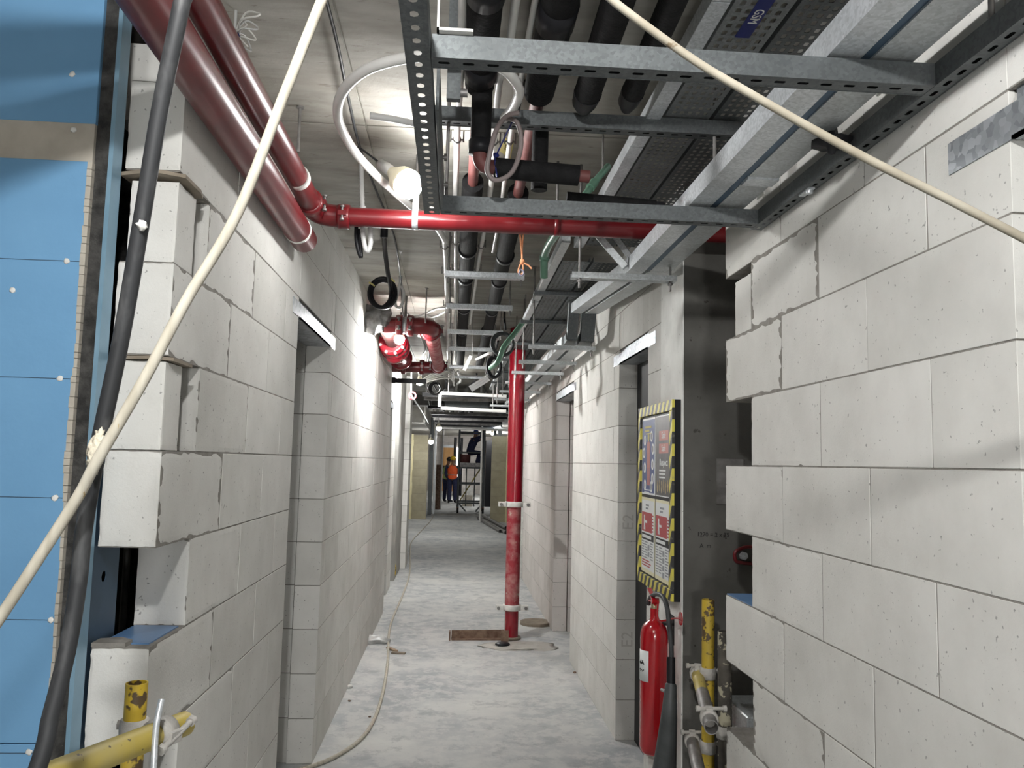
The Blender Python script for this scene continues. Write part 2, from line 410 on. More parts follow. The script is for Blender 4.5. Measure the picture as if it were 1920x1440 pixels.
def wall(name, xf, xb, y0, y1, ph, openings=(), start=None, end=None, ztop=ZC, m=None, n0=0, along='Y'):
    """courses of separate blocks around a recessed mortar core; start/end give toothed ends per course"""
    core = MB(); todo = []
    s = 1 if xb > xf else -1
    n = n0
    while n*H < ztop-.02:
        z0 = n*H; z1 = min((n+1)*H, ztop)
        a = start(n) if start else y0; b = end(n) if end else y1
        for (p, q) in spans(a, b, openings, z0, z1):
            core.box(xf+s*.0012, xb-s*.0012, p+.003, q-.003, z0, z1)
            off = ph+(L/2 if n % 2 else 0)
            js = [p]; k = math.ceil((p-off)/L)
            while off+k*L < q:
                y = off+k*L
                if y-p > .06 and q-y > .06: js.append(y)
                k += 1
            js.append(q)
            for u, v in zip(js[:-1], js[1:]): todo.append((u, v, z0, z1))
        n += 1
    o = core.build(name, MORTAR); struct(o)
    for u, v, z0, z1 in todo:
        block(o, xf, xb, u+(.0018 if u > y0+.001 else 0), v-.0018, z0+.0017, z1-.0017, m, chip=(z0*10+1 if (start and abs(u-start(round(z0/H))) < .01) or (end and abs(v-end(round(z0/H))) < .01) else 0))
    return o
def end_wall(name, yf, yb, x0, x1, m, ztop, z0n=0, ph=0, step=L):
    """wall across the corridor (face towards the camera)"""
    core = MB(); core.box(x0+.004, x1-.004, yf+.003, yb-.003, 0, ztop); o = core.build(name, MORTAR); struct(o)
    n = 0
    while n*H < ztop-.02:
        z1 = min((n+1)*H, ztop); off = x0+ph+(step/2 if n % 2 else 0); js = [x0]; k = 0
        while off+k*step < x1:
            if off+k*step-x0 > .06 and x1-off-k*step > .06: js.append(off+k*step)
            k += 1
        js.append(x1)
        for u, v in zip(js[:-1], js[1:]): block(o, u+.0018, v-.0018, yf, yb, n*H+.0018, z1-.0018, m)
        n += 1
    return o
TH = .118
# left wall beside the camera: toothed end, then the first door opening
wl = wall('wall_left', XL, XL-TH, 1.77, 3.145, 1.77, start=lambda n: 1.77 if n % 2 == 0 else 1.99)
lab(wl, 'left block wall with toothed near end')
wl2 = wall('wall_left.001', XL, XL-TH, 3.97, 7.75, 3.97+.1, ())
# masonry over the first left door
wl3 = wall('wall_left.002', XL, XL-TH, 3.145, 3.97, 1.77, ztop=ZC, n0=10)
wall('wall_left.003', XL-TH-.004, XL-TH-.9, 3.985, 4.1, 1.0, ())     # return wall of the room behind
end_wall('wall_left.004', 4.0, 4.1, XL-TH-1.4, XL-TH-.006, BLOCK, ZC)
wall('wall_left.005', -.675, -.79, 7.9, 9.30, 7.7, ((7.9, 8.75, 2.03),))
wall('wall_left.006', -.60, -.72, 10.85, 11.35, 10.6)
struct(MB().box(-1.2, -.665, 9.75, 10.80, 0, ZC).build('trim_1', CONCL), 'concrete column on the left')
struct(MB().box(-1.30, -1.10, 11.3, 20.2, 0, ZC).build('wall_left.007', CONCL))
end_wall('wall_left.008', 20.0, 20.12, -1.02, -.645, BLOCK_Y, 2.05, step=2)
# right wall beside the camera: door reveal at the near end, toothed far end
wr = wall('wall_right', XR, XR+TH, 1.197, 2.569, 1.201, end=lambda n: 2.569 if n % 2 == 0 else 2.341)
lab(wr, 'right block wall with toothed far end')
wall('wall_right.001', XR, XR+TH, -1.5, 1.197, 1.201, n0=10)
wall('wall_right.002', XR, XR+TH, 4.293, 5.96, 4.20, ())
wall('wall_right.003', XR, XR+TH, 3.394, 3.634, 3.2, ())
wall('wall_right.004', XR, XR+TH, 3.634, 4.293, 4.2, n0=10)
wall('wall_right.005', XR, XR+TH, 7.0, 10.1, 7.0, (), m=BLOCK_P)
wall('wall_right.006', XR, XR+TH, 5.96, 7.0, 5.96, n0=10, m=BLOCK_P)
end_wall('wall_right.007', 6.98, 7.1, XR+.125, XR+.9, BLOCK_P, ZC)
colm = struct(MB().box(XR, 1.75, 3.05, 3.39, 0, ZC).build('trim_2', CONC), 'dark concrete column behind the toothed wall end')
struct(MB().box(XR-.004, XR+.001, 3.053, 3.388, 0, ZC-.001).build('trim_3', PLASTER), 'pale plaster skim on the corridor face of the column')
struct(MB().box(XR+.01, 1.4, 10.12, 12.6, 0, ZC).build('trim_4', CONCL), 'grey concrete column behind the red standpipe')
struct(MB().box(XR-.02, XR+.02, 10.12, 10.19, 0, ZC).build('trim_5', WHITE), 'white edge of the grey column')
struct(MB().box(1.28, 1.42, 12.6, 19.25, 0, ZC).build('wall_right.008', CONCL))
end_wall('wall_right.009', 19.4, 19.52, .885, 1.25, BLOCK_Y, 2.05, step=2)
# rooms behind the openings, end of the building, and the corridor behind the camera
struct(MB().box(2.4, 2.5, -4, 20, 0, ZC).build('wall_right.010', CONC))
struct(MB().box(-3.6, -3.5, -4, 37, 0, ZC).build('wall_left.009', CONCL))
struct(MB().box(-3.5, 2.4, -3.2, -3.1, 0, ZC).build('wall_back', CONCL))
# lintels (parts of the walls they carry)
def lintel(parent, xf, xb, y0, y1, b0, b1, z0=1.953, z1=2.03):
    mb = MB(); s = 1 if xb > xf else -1
    mb.box(xf-s*.002, xf+s*.004, y0, y1, z0, z0+.058); mb.box(xf-s*.002, xb, b0, b1, z0, z0+.006); mb.box(xf+s*.01, xb, b0, b1, z0+.006, z1)
    return lab(mb.build('lintel', LINT, parent), 'galvanised steel lintel over the opening')
lintel(wl3, XL, XL-TH, 3.03, 4.09, 3.15, 3.968)
lintel(bpy.data.objects['wall_right.004'], XR, XR+TH, 3.49, 4.44, 3.64, 4.288)
lintel(bpy.data.objects['wall_right.006'], XR, XR+TH, 5.85, 7.0, 5.965, 6.99)
lintel(bpy.data.objects['wall_right.001'], XR, XR+TH, .3, 1.355, .3, 1.19, 1.945)
lintel(bpy.data.objects['wall_left.005'], -.675, -.79, 7.8, 8.95, 7.9, 8.745)
# cut pieces standing loose in the toothed ends
block(wl, XL-.004, XL-.112, 1.77, 1.875, 7*H+.001, 8*H-.012, chip=31)
block(wl, XL-.002, XL-.104, 1.775, 1.895, 9*H+.001, 10*H-.022, chip=47)
block(wr, XR+.002, XR+TH, 2.347, 2.485, 9*H+.001, 10*H-.03, chip=53)
block(wl, XL-TH-.003, at(222, 130, Y=1.995).x, 1.995, 2.215, 11*H+.001, 12*H-.004, chip=61)
# card packing over the loose pieces, blue membrane on the stepped courses
def scrap(n, m, pts, t, parent=None):
    mb = MB(); k = len(pts); mb.add([Vector(p) for p in pts]+[Vector(p)+Vector((0, 0, t)) for p in pts], [tuple(range(k)), tuple(range(k, 2*k))]+[(i, (i+1) % k, k+(i+1) % k, k+i) for i in range(k)])
    return mb.build(n, m, parent)
lab(scrap('card_packing', CARD, [(XL-.12, 1.755, 10*H-.020), (XL-.05, 1.745, 10*H-.012), (XL+.012, 1.77, 10*H-.014), (XL+.018, 1.86, 10*H-.018), (XL+.004, 1.92, 10*H-.012), (XL-.12, 1.92, 10*H-.012)], .008, wl), 'brown card strip')
lab(scrap('card_packing', CARD, [(XL-.10, 1.765, 8*H-.011), (XL-.03, 1.758, 8*H-.009), (XL+.008, 1.78, 8*H-.010), (XL+.010, 1.90, 8*H-.011), (XL-.10, 1.90, 8*H-.009)], .007, wl), 'brown card strip')
lab(scrap('membrane', BLUEP, [(XL-.112, 1.80, 5*H), (XL-.012, 1.80, 5*H), (XL-.012, 1.985, 5*H), (XL-.112, 1.985, 5*H)], .003, wl), 'blue membrane')
lab(scrap('mortar_dab', MORTAR, [(XL-.118, 1.772, 5*H), (XL-.05, 1.772, 5*H), (XL-.048, 1.805, 5*H), (XL-.08, 1.83, 5*H), (XL-.118, 1.815, 5*H)], .009, wl), 'smear of mortar')
lab(scrap('membrane', BLUEP, [(XR+.003, 2.35, 5*H), (XR+TH, 2.35, 5*H), (XR+TH, 2.567, 5*H), (XR+.003, 2.567, 5*H)], .003, wr), 'blue membrane')
# E2 pressed into two blocks of the second right jamb
for zc in (5*H+.1, 3*H-.1+.0):
    def pl(c, zc=zc): return Vector((XR+.060-c.y, 4.2925-.0006+c.z, zc+c.x))
    lab(text_mb('E2', .085, pl, .0012).build('stamp', mat('stamp_grey', (.50, .485, .455), None, .95), bpy.data.objects['wall_right.002']), 'E2 pressed into the block')
# pencil sums on the dark column
for t, s, x, z in (('1270 = 2 x 75', .022, .985, 1.16), ('A  m', .022, .955, 1.118)):
    lab(text_mb(t, s, lambda c, x=x, z=z: Vector((x+c.x, 3.0494+c.z, z+c.y)), .0006).build('pencil_note', INK, colm), 'pencil note')
# steel plates on the column beside the toothed end
mb = MB().box(.998, 1.10, 3.042, 3.05, 1.275, 1.447); lab(mb.build('fixing_plate', STEELG, colm), 'grey fixing plate')
bq = at(1393, 1042, Y=3.03)
st_ = MB().tube([(bq.x+.07, 3.04, bq.z+.030), (bq.x+.02, 3.04, bq.z+.032), (bq.x-.022, 3.04, bq.z+.016), (bq.x-.028, 3.04, bq.z-.006), (bq.x-.012, 3.04, bq.z-.026), (bq.x+.07, 3.04, bq.z-.030)], .007, 8, smoothpts=4)
st_ = lab(st_.build('pipe_strap', RED, colm), 'dark red strap')
mb = MB().cyl((bq.x, 3.05, bq.z), (bq.x, 3.008, bq.z), .007, 8); mb.cyl((bq.x, 3.03, bq.z), (bq.x, 3.016, bq.z), .016, 6); lab(mb.build('anchor_bolt', GALVL, st_), 'steel bolt and nut')

# plasterboard partition on the left: two boards, a strip of torn paper, dark core edge, steel stud
YB = 1.70
pt0 = struct(MB().box(-2.4, -.742, YB+.012, YB+.05, 0, ZC).build('wall_partition', EDGE), 'unfinished blue plasterboard partition')
for z0, z1 in ((0, .846), (.848, 2.018), (2.10, ZC)):
    lab(MB().box(-2.4, -.772, YB, YB+.014, z0, z1, ch=.0012).build('plasterboard', BLUEB, pt0), 'blue board')
lab(MB().box(-2.4, -.773, YB+.002, YB+.014, 2.018, 2.10).build('paper_strip', PAPER, pt0), 'bare grey strip')
mb = MB(); zz = .45
while zz < 2.015:
    w = .004+.004*noise.noise(Vector((0, 0, zz*9)))+random.uniform(0, .0025)+(.003 if zz > 1.3 else 0); dz = random.uniform(.012, .03)
    mb.box(-.7725-w, -.7712, YB-.0012, YB+.012, zz, min(zz+dz+.001, 2.017)); zz += dz
lab(mb.build('torn_edge', PAPER, pt0), 'torn pale edge')['kind'] = 'stuff'
for z, x in ((2.205, -.826), (1.805, -.808), (1.562, -.803), (1.322, -.795), (1.083, -.785), (.832, -.777-.03), (1.74, -.91), (2.085, -.815)):
    MB().ball((x, YB-.0005, z), .0065, .0015, .0062, 10, .4, z*9).build('filler_spot', WHITE, pt0)
for z in (1.805, 1.562, 1.322, 1.083, .83):
    MB().box(-.95, -.775, YB-.0006, YB+.001, z-.0007, z+.0007).build('pencil_line', DSTUD, pt0)
lab(MB().box(-.742, -.733, YB+.004, YB+.05, 0, ZC).build('stud_flange', STUD, pt0), 'pale blue steel flange')
hq = at(187, 1083, X=-.741); st = MB(); st.perf((-.741, YB+.05, hq.z-.30*3-.15), (0, 1, 0), (0, 0, 1), 1, 5, .15, .30, .012, .0125); lab(solid(st.build('stud_web', DSTUD, pt0)), 'punched steel stud')
lab(MB().bar((-.80, 1.95, 1.50), (-.745, 2.1, 1.50), .03, .04).build('stud_brace', DSTUD, pt0), 'dark steel brace')
rq = at(234, 1100, Y=2.16); lab(MB().cyl((rq.x, 2.16, 0), (rq.x, 2.16, ZC), .009, 8).build('stud_rod', STEELG, pt0), 'steel rod in the cavity')
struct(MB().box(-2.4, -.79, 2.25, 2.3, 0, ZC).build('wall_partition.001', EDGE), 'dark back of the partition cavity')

# ------------------------------------------------------------------ red fire pipes
def band(mb, c, ax, r, w, t=.003, n=20):
    c = Vector(c); ax = Vector(ax).normalized()
    return mb.lathe([(r*.6, -w/2), (r+t, -w/2), (r+t, w/2), (r*.6, w/2)], c, ax, n)
def hexbolt(mb, a, b, r, hr=None):
    a = Vector(a); b = Vector(b); d = (b-a).normalized(); hr = hr or r*1.9
    mb.cyl(a, b, r, 8); mb.cyl(a-d*r*.2, a+d*r*1.4, hr, 6); mb.cyl(b-d*r*1.4, b+d*r*.2, hr, 6); return mb
def coupling(parent, c, ax, r, m=RED, w=.045):
    """grooved pipe coupling with two bolted ears"""
    c = Vector(c); ax = Vector(ax).normalized(); mb = MB()
    mb.lathe([(r, -w/2), (r*1.22, -w/2), (r*1.30, -w*.3), (r*1.30, w*.3), (r*1.22, w/2), (r, w/2)], c, ax, 20)
    side = ax.cross(Vector((0, 0, 1))); side = side.normalized() if side.length > .1 else Vector((1, 0, 0)); up = side.cross(ax)
    for s in (-1, 1):
        mb.bar(c+side*s*r*1.15-ax*w*.32, c+side*s*r*1.15+ax*w*.32, r*.75, r*.5, up)
    o = mb.build('coupling', m, parent)
    for s in (-1, 1):
        q = c+side*s*r*1.38; hexbolt(MB(), q-up*r*.75, q+up*r*.75, r*.12, r*.25).build('bolt', STEELG, o)
    return o
ZP1 = 2.2
t = thing('fire_pipe', 'dark red pipe with an open end low along the top of the left block wall', 'pipe', (-.556, 1.8, 2.16))
MB().tube([(-.545, -.3, ZP1), (-.568, 2.93, ZP1)], .0465, 24, inner=.041).build('pipe', RED, t)
lab(band(MB(), (-.567, 2.80, ZP1), (0, 1, 0), .0465, .018, .0015, 24).build('band', WHITE, t), 'white ring')
for y in (.7,):
    mb = MB(); band(mb, (-.556-.008*(y > 1), y, ZP1), (0, 1, 0), .0465, .02, .0015); mb.cyl((-.60, y, ZP1), (-.64, y, ZP1), .006, 8); mb.build('bracket', RED, t)
t = thing('fire_pipe', 'dark red pipe above the open one, turning through an elbow across the corridor', 'pipe', (-.527, 2.0, 2.26))
MB().tube([(-.518, -.3, 2.3), (-.528, 2.80, 2.3)], .0365, 24).build('pipe', RED, t)
MB().tube([(-.528, 2.80, 2.3), (-.528, 2.86, 2.298), (-.51, 2.893, 2.292), (-.47, 2.9, 2.286), (-.43, 2.9, 2.284)], .040, 20, smoothpts=4).build('elbow', RED, t)
MB().tube([(-.44, 2.9, 2.284), (1.30, 2.9, 2.282)], .0345, 24).build('cross_pipe', RED, t)
coupling(t, (-.528, 2.80, 2.30), (0, 1, 0), .036); coupling(t, (-.425, 2.9, 2.284), (1, 0, 0), .0345)
for y in (1.28, 2.55):
    lab(band(MB(), (-.523, y, 2.3), (0, 1, 0), .0365, .028, .0015, 24).build('band', WHITE, t), 'white ring')
mb = MB(); band(mb, (-.168, 2.9, 2.284), (1, 0, 0), .0345, .022, .0025); mb.box(-.179, -.157, 2.897, 2.9035, 2.318, 2.40)
h = lab(mb.build('hanger_strap', GALVL, t), 'galvanised hanger strap'); MB().cyl((-.168, 2.9, 2.38), (-.168, 2.9, ZC+.01), .005, 8).build('hanger_rod', STEELG, h)
mb = MB(); band(mb, (.35, 2.9, 2.284), (1, 0, 0), .0345, .022, .0025); h = mb.build('hanger_strap', RED, t); MB().cyl((.35, 2.9, 2.32), (.35, 2.9, ZC+.01), .005, 8).build('hanger_rod', STEELG, h)

# grooved loop of red pipe with valve by the left wall
YL0, YL1, ZL = 5.5, 7.85, 2.325
t = thing('valve_loop', 'looped red pipe with flanged valve hanging by the left wall under the ceiling', 'pipe', (-.36, 6.6, 2.26))
rL = .056
MB().tube([(-.50, YL0, ZL), (-.30, YL0, ZL)], rL, 22).build('pipe', RED, t)
MB().tube([(-.32, YL0, ZL), (-.25, YL0, ZL), (-.205, YL0+.02, ZL), (-.19, YL0+.07, ZL-.005), (-.19, YL0+.15, ZL-.01)], rL*1.04, 22, smoothpts=5).build('elbow', RED, t)
MB().tube([(-.19, YL0+.12, ZL-.01), (-.175, YL1-.1, ZL-.01)], rL*.95, 20).build('pipe', REDS, t)
MB().tube([(-.175, YL1-.12, ZL-.01), (-.178, YL1-.02, ZL-.01), (-.24, YL1+.04, ZL-.01), (-.34, YL1+.04, ZL-.01)], rL*1.04, 20, smoothpts=5).build('elbow', RED, t)
MB().tube([(-.33, YL1+.04, ZL-.01), (-1.1, YL1+.04, ZL-.01)], rL*.95, 20).build('pipe', RED, t)
MB().tube([(-.50, YL0+.02, ZL), (-.505, YL0+.9, ZL-.005)], rL*.9, 20).build('pipe', REDB, t)
for c, ax in (((-.40, YL0, ZL), (1, 0, 0)), ((-.325, YL0, ZL), (1, 0, 0)), ((-.19, YL0+.14, ZL-.01), (0, 1, 0)), ((-.178, YL1-.12, ZL-.01), (0, 1, 0)), ((-.34, YL1+.04, ZL-.01), (1, 0, 0)), ((-.52, YL1+.04, ZL-.01), (1, 0, 0))): coupling(t, c, ax, rL, RED)
mb = MB()
y = YL0+.75
for k, (r0, w) in enumerate(((.105, .03), (.07, .10), (.115, .03), (.085, .16), (.118, .03), (.07, .10), (.108, .03), (.075, .5), (.105, .03))):
    mb.lathe([(r0*.7, 0), (r0, .001), (r0, w-.001), (r0*.7, w)], (-.505, y, ZL-.005), (0, 1, 0), 22); y += w
o = mb.build('valve_body', REDW, t); lab(o, 'bright red flanged valve body')
for y in (YL0+.765, YL0+.895, YL0+1.085, YL0+1.215):
    for k in range(8):
        a = k*math.pi/4+.3; q = Vector((-.505+.092*math.cos(a), y, ZL-.005+.092*math.sin(a))); hexbolt(MB(), q-Vector((0, .025, 0)), q+Vector((0, .025, 0)), .008, .013).build('flange_bolt', STEELG, o)
MB().ball((-.505, YL0+1.0, ZL-.10), .07, .09, .05, 12).build('gear_box', REDW, t)
mb = MB().ball((-.585, YL0-.06, ZL+.02), .095, .10, .088, 16, .5, 3); mb.ball((-.52, YL0-.05, ZL+.05), .07, .07, .06, 14, .7, 8); lab(mb.build('wrapping', BAGM, t), 'grey plastic bag tied round the open end')
MB().tube([(-.57, YL0, ZL+.05), (-.55, YL0, ZL+.11)], .04, 12).build('branch_stub', RED, t)
mb = MB(); band(mb, (-.362, YL0, ZL), (1, 0, 0), rL, .03, .003); h = mb.build('hanger_strap', GALVL, t); MB().cyl((-.362, YL0, ZL+rL), (-.362, YL0, ZC+.01), .009, 8).build('hanger_rod', STEELG, h)
for x, y in ((-.505, 6.0), (-.185, 6.3), (-.19, 7.3)): MB().cyl((x, y, ZL), (x, y, ZC+.01), .006, 8).build('hanger_rod', STEELG, t)
mb = MB().box(-.75, -.30, 8.02, 8.06, 2.17, 2.215); mb.box(-.66, -.60, 8.0, 8.02, 2.165, 2.22); tag(mb.build('bracket_arm', BLACK), 'black steel arm below the red valve loop, beside the second lintel', 'bracket')

# red standpipe
PX, PY = .50, 6.69
t = thing('standpipe', 'tall red standpipe rising from the floor right of the middle of the corridor', 'pipe', (PX, PY, 0))
MB().tube([(PX, PY, 0.02), (PX, PY, .26)], .056, 26).build('pipe', REDW, t)
lab(MB().tube([(PX, PY, .24), (PX, PY, 1.08)], .0585, 26).build('pipe', REDS, t), 'scuffed dull red length')
lab(MB().tube([(PX, PY, 1.06), (PX, PY, ZC+.01)], .067, 26).build('pipe', REDW, t), 'glossy red upper length')
for z, w in ((.25, .085), (1.075, .10)):
    mb = MB().lathe([(.05, -.022), (.074, -.022), (.076, -.014), (.076, .014), (.074, .022), (.05, .022)], (PX, PY, z), (0, 0, 1), 26)
    for s in (-1, 1): mb.box(PX+s*.07, PX+s*.13, PY-.045, PY-.020, z-.018, z+.018); mb.box(PX+s*.07, PX+s*.13, PY-.012, PY+.013, z-.018, z+.018)
    o = lab(mb.build('riser_clamp', WHITE, t), 'white painted two-part clamp'); 
    for s in (-1, 1): hexbolt(MB(), (PX+s*.11, PY-.06, z), (PX+s*.11, PY+.03, z), .008, .014).build('bolt', STEELG, o)
lab(MB().lathe([(.055, 0), (.078, 0), (.078, .02), (.055, .02)], (PX, PY, 0), (0, 0, 1), 24).build('base_ring', CARD, t), 'dusty base ring')
t = thing('floor_angle', 'rusty steel angle lying on the floor at the foot of the standpipe', 'steel angle', (.24, 6.62, 0))
MB().bar((.02, 6.66, .035), (.44, 6.70, .035), .008, .07).build('web', RUST, t); MB().bar((.02, 6.645, .004), (.44, 6.665, .004), .07, .008).build('flange', RUST, t)
MB().box(.41, .47, 6.56, 6.57, 0, .09).build('end_plate', RUST, t); MB().box(.0, .012, 6.60, 6.66, 0, .07).build('end_plate', RUST, t)
mb = MB().ball((.55, 6.42, 0), .30, .16, .014, 18, .5, 4); tag(mb.build('mortar_bed', DIRT), 'spread of dried mortar on the floor in front of the standpipe', 'mortar')
mb = MB().lathe([(.0, .012), (.05, .014), (.058, .006), (.058, 0)], (.415, 6.42, .012), (0, 0, 1), 18); tag(mb.build('black_plug', BLACK), 'small black cap on the floor in front of the standpipe', 'cap')
mb = MB().lathe([(.0, .018), (.12, .018), (.135, .026), (.14, .02), (.14, 0)], (.76, 7.3, 0), (0, 0, 1), 26); tag(mb.build('lid', CARD), 'round grey-brown lid lying by the foot of the right wall', 'lid')

# ------------------------------------------------------------------ black insulated pipes
def lump(pts, r, n=18):
    P = crom([Vector(p) for p in pts], 8); rs = []
    for p in P: rs.append(r*(1+.05*noise.noise(p*2.6)))
    return MB().tube(P, rs, n)
ZB = 2.435
t = thing('insulated_pipe', 'leftmost thick black insulated pipe, with a drop leg before the upper rail', 'pipe', (.037, 2, ZB))
lump([(.04, -.3, ZB), (.04, .8, ZB), (.038, 1.5, ZB), (.038, 2.12, ZB)], .040).build('insulation', BLACKF, t)
for y in (1.66, 2.03): band(MB(), (.038, y, ZB), (0, 1, 0), .040, .08, .004).build('joint_tape', BLACK, t)
MB().tube([(.038, 2.08, ZB), (.037, 2.9, ZB)], .019, 16).build('bare_pipe', REDB, t)
lump([(.037, 2.9, ZB), (.034, 4, ZB), (.03, 7, ZB), (.03, 8.6, ZB)], .040).build('insulation', BLACKF, t)
for y in (3.85, 4.45, 5.35, 6.3): band(MB(), (.033, y, ZB), (0, 1, 0), .040, .05, .005).build('joint_tape', BLACK, t)
MB().tube([(.045, 2.10, ZB-.02), (.045, 2.125, 2.36), (.045, 2.135, 2.27)], .028, 16).build('drop_leg', BLACKF, t)
MB().tube([(.045, 2.135, 2.275), (.045, 2.135, 2.232), (.055, 2.135, 2.215), (.075, 2.135, 2.21), (.10, 2.135, 2.21)], .020, 14, smoothpts=4).build('elbow', REDB, t)
lab(band(MB(), (.045, 2.133, 2.262), (0, 0, 1), .028, .035, .005).build('clamp', BLACK, t), 'dark clamp ring')
MB().tube([(.085, 2.135, 2.208), (.315, 2.135, 2.198)], .028, 18).build('branch_insulation', BLACKF, t)
MB().tube([(.31, 2.135, 2.198), (.345, 2.135, 2.196)], .017, 14).build('branch_end', REDB, t)
t = thing('insulated_pipe', 'second thick black pipe from the left, bare red in its middle', 'pipe', (.2, 2, ZB))
lump([(.21, -.3, ZB), (.205, .8, ZB), (.203, 1.5, ZB), (.203, 2.15, ZB)], .042).build('insulation', BLACKF, t)
for y in (1.75,): band(MB(), (.203, y, ZB), (0, 1, 0), .042, .09, .004).build('joint_tape', BLACK, t)
MB().tube([(.203, 2.1, ZB), (.212, 3.0, ZB)], .020, 16).build('bare_pipe', REDB, t)
lump([(.212, 3.0, ZB), (.218, 4, ZB), (.23, 6, ZB), (.235, 8.6, ZB)], .040).build('insulation', BLACKF, t)
for y in (3.95, 4.5, 5.4, 6.3): band(MB(), (.222, y, ZB), (0, 1, 0), .040, .05, .005).build('joint_tape', BLACK, t)
MB().tube([(.225, 2.30, ZB), (.225, 2.315, 2.3), (.225, 2.32, 2.215)], .024, 16).build('drop_leg', BLACKF, t)
for (x0, x1, ye, nm) in ((.310, .327, 2.17, 'third black insulated pipe from the left, ending in a taped stub'), (.425, .445, 2.15, 'fourth black insulated pipe from the left, a slimmer one beside the cable trays')):
    t = thing('insulated_pipe', nm, 'pipe', (x0, 1.2, 2.4)); r = .036 if x0 < .4 else .030
    lump([(x0, -.3, 2.405), (x0, .8, 2.405), ((x0+x1)/2, 1.5, 2.405), (x1, ye-.08, 2.405)], r).build('insulation', BLACKF, t)
    MB().tube([(x1, ye-.10, 2.405), (x1, ye-.04, 2.405), (x1+.004, ye, 2.402)], [r*1.06, r*.95, r*.55], 14).build('taped_end', BLACK, t)
t = thing('branch_pipe', 'short black branch pipe lying along the back rail under the trays', 'pipe', (.45, 2.24, 2.18))
MB().tube([(.30, 2.262, 2.178), (.56, 2.262, 2.165)], .017, 12).build('insulation', BLACKF, t); MB().tube([(.55, 2.262, 2.166), (.585, 2.262, 2.164)], .013, 10).build('taped_end', BLACK, t)

# ------------------------------------------------------------------ white conduits on saddles
def conduit(label, pts, r, saddles, m=PVC):
    t = thing('conduit', label, 'conduit', pts[0], 'white conduits under the ceiling')
    MB().tube(pts, r, 12, smoothpts=6).build('tube', m, t)
    P = crom([Vector(p) for p in pts], 30)
    for y in saddles:
        p = min(P, key=lambda q: abs(q.y-y)); mb = MB(); band(mb, p, (0, 1, 0), r, .012, .003, 12)
        for s in (-1, 1): mb.cyl((p.x+s*(r+.010), p.y, p.z-.008), (p.x+s*(r+.010), p.y, p.z+.03), .0028, 6); mb.cyl((p.x+s*r*.8, p.y, p.z), (p.x+s*(r+.012), p.y, p.z), .003, 6)
        mb.build('saddle', STEELG, t)
    return t
ZD = 2.44
conduit('white conduit running straight from the near rail, left of the first black pipe', [(-.013, -.3, ZD), (-.012, .9, ZD), (-.013, 1.9, ZD), (-.022, 2.5, ZD), (-.026, 3.3, ZD), (-.024, 4.2, ZD), (-.022, 6.2, ZD), (-.02, 8.3, ZD)], .0105, (1.55, 2.52, 3.3, 3.75, 4.3))
conduit('white conduit running between the first two black pipes', [(.108, -.3, ZD), (.106, .9, ZD), (.105, 1.87, ZD), (.09, 2.1, ZD), (.095, 2.5, ZD), (.105, 2.9, ZD), (.100, 3.6, ZD), (.092, 4.2, ZD), (.085, 6, ZD)], .0105, (1.5, 2.52, 3.3, 3.8, 4.3))
conduit('thin white conduit hugging the left of the second black pipe', [(.148, -.3, ZD+.02), (.150, .9, ZD+.02), (.152, 1.6, ZD+.02), (.150, 2.3, ZD+.02), (.147, 2.55, ZD+.0), (.158, 3.3, ZD), (.158, 3.9, ZD)], .008, (2.52, 3.3))
conduit('leftmost white conduit, leaving the big hose loop towards the far cross beams', [(-.115, 3.1, 2.40), (-.085, 3.25, 2.41), (-.078, 3.6, 2.42), (-.075, 4.2, 2.42), (-.078, 5.0, 2.42), (-.085, 6.5, 2.42), (-.09, 8.0, 2.42)], .0115, (3.28, 3.78, 4.3, 5.2))
# white hose curled in a big loop round the near end of the frame
hp = [at(835, 452, Z=2.41), at(812, 418, Z=2.39), at(768, 385, Z=2.37), at(712, 335, Z=2.36), at(668, 288, Z=2.355), at(640, 240, Z=2.35), at(633, 205, Z=2.35), at(645, 168, Z=2.35), at(685, 132, Z=2.35), at(745, 112, Z=2.35), at(815, 104, Z=2.355), at(890, 108, Z=2.36), at(945, 130, Z=2.362), at(972, 165, Z=2.364), at(966, 195, Z=2.366), at(945, 222, Z=2.366)]
t = thing('hose', 'long white hose bent into a large loop round the near lamp', 'hose', hp[0]); MB().tube(hp, .0135, 14, smoothpts=6).build('tube', PVC, t)
t = thing('conduit_offcut', 'short grey conduit with an open end sticking out left of the slotted upright', 'conduit', at(740, 225, Z=2.42)); MB().tube([at(694, 217, Z=2.42), at(740, 224, Z=2.42), at(800, 237, Z=2.42)], .0105, 14, inner=.008).build('tube', PVCG, t)

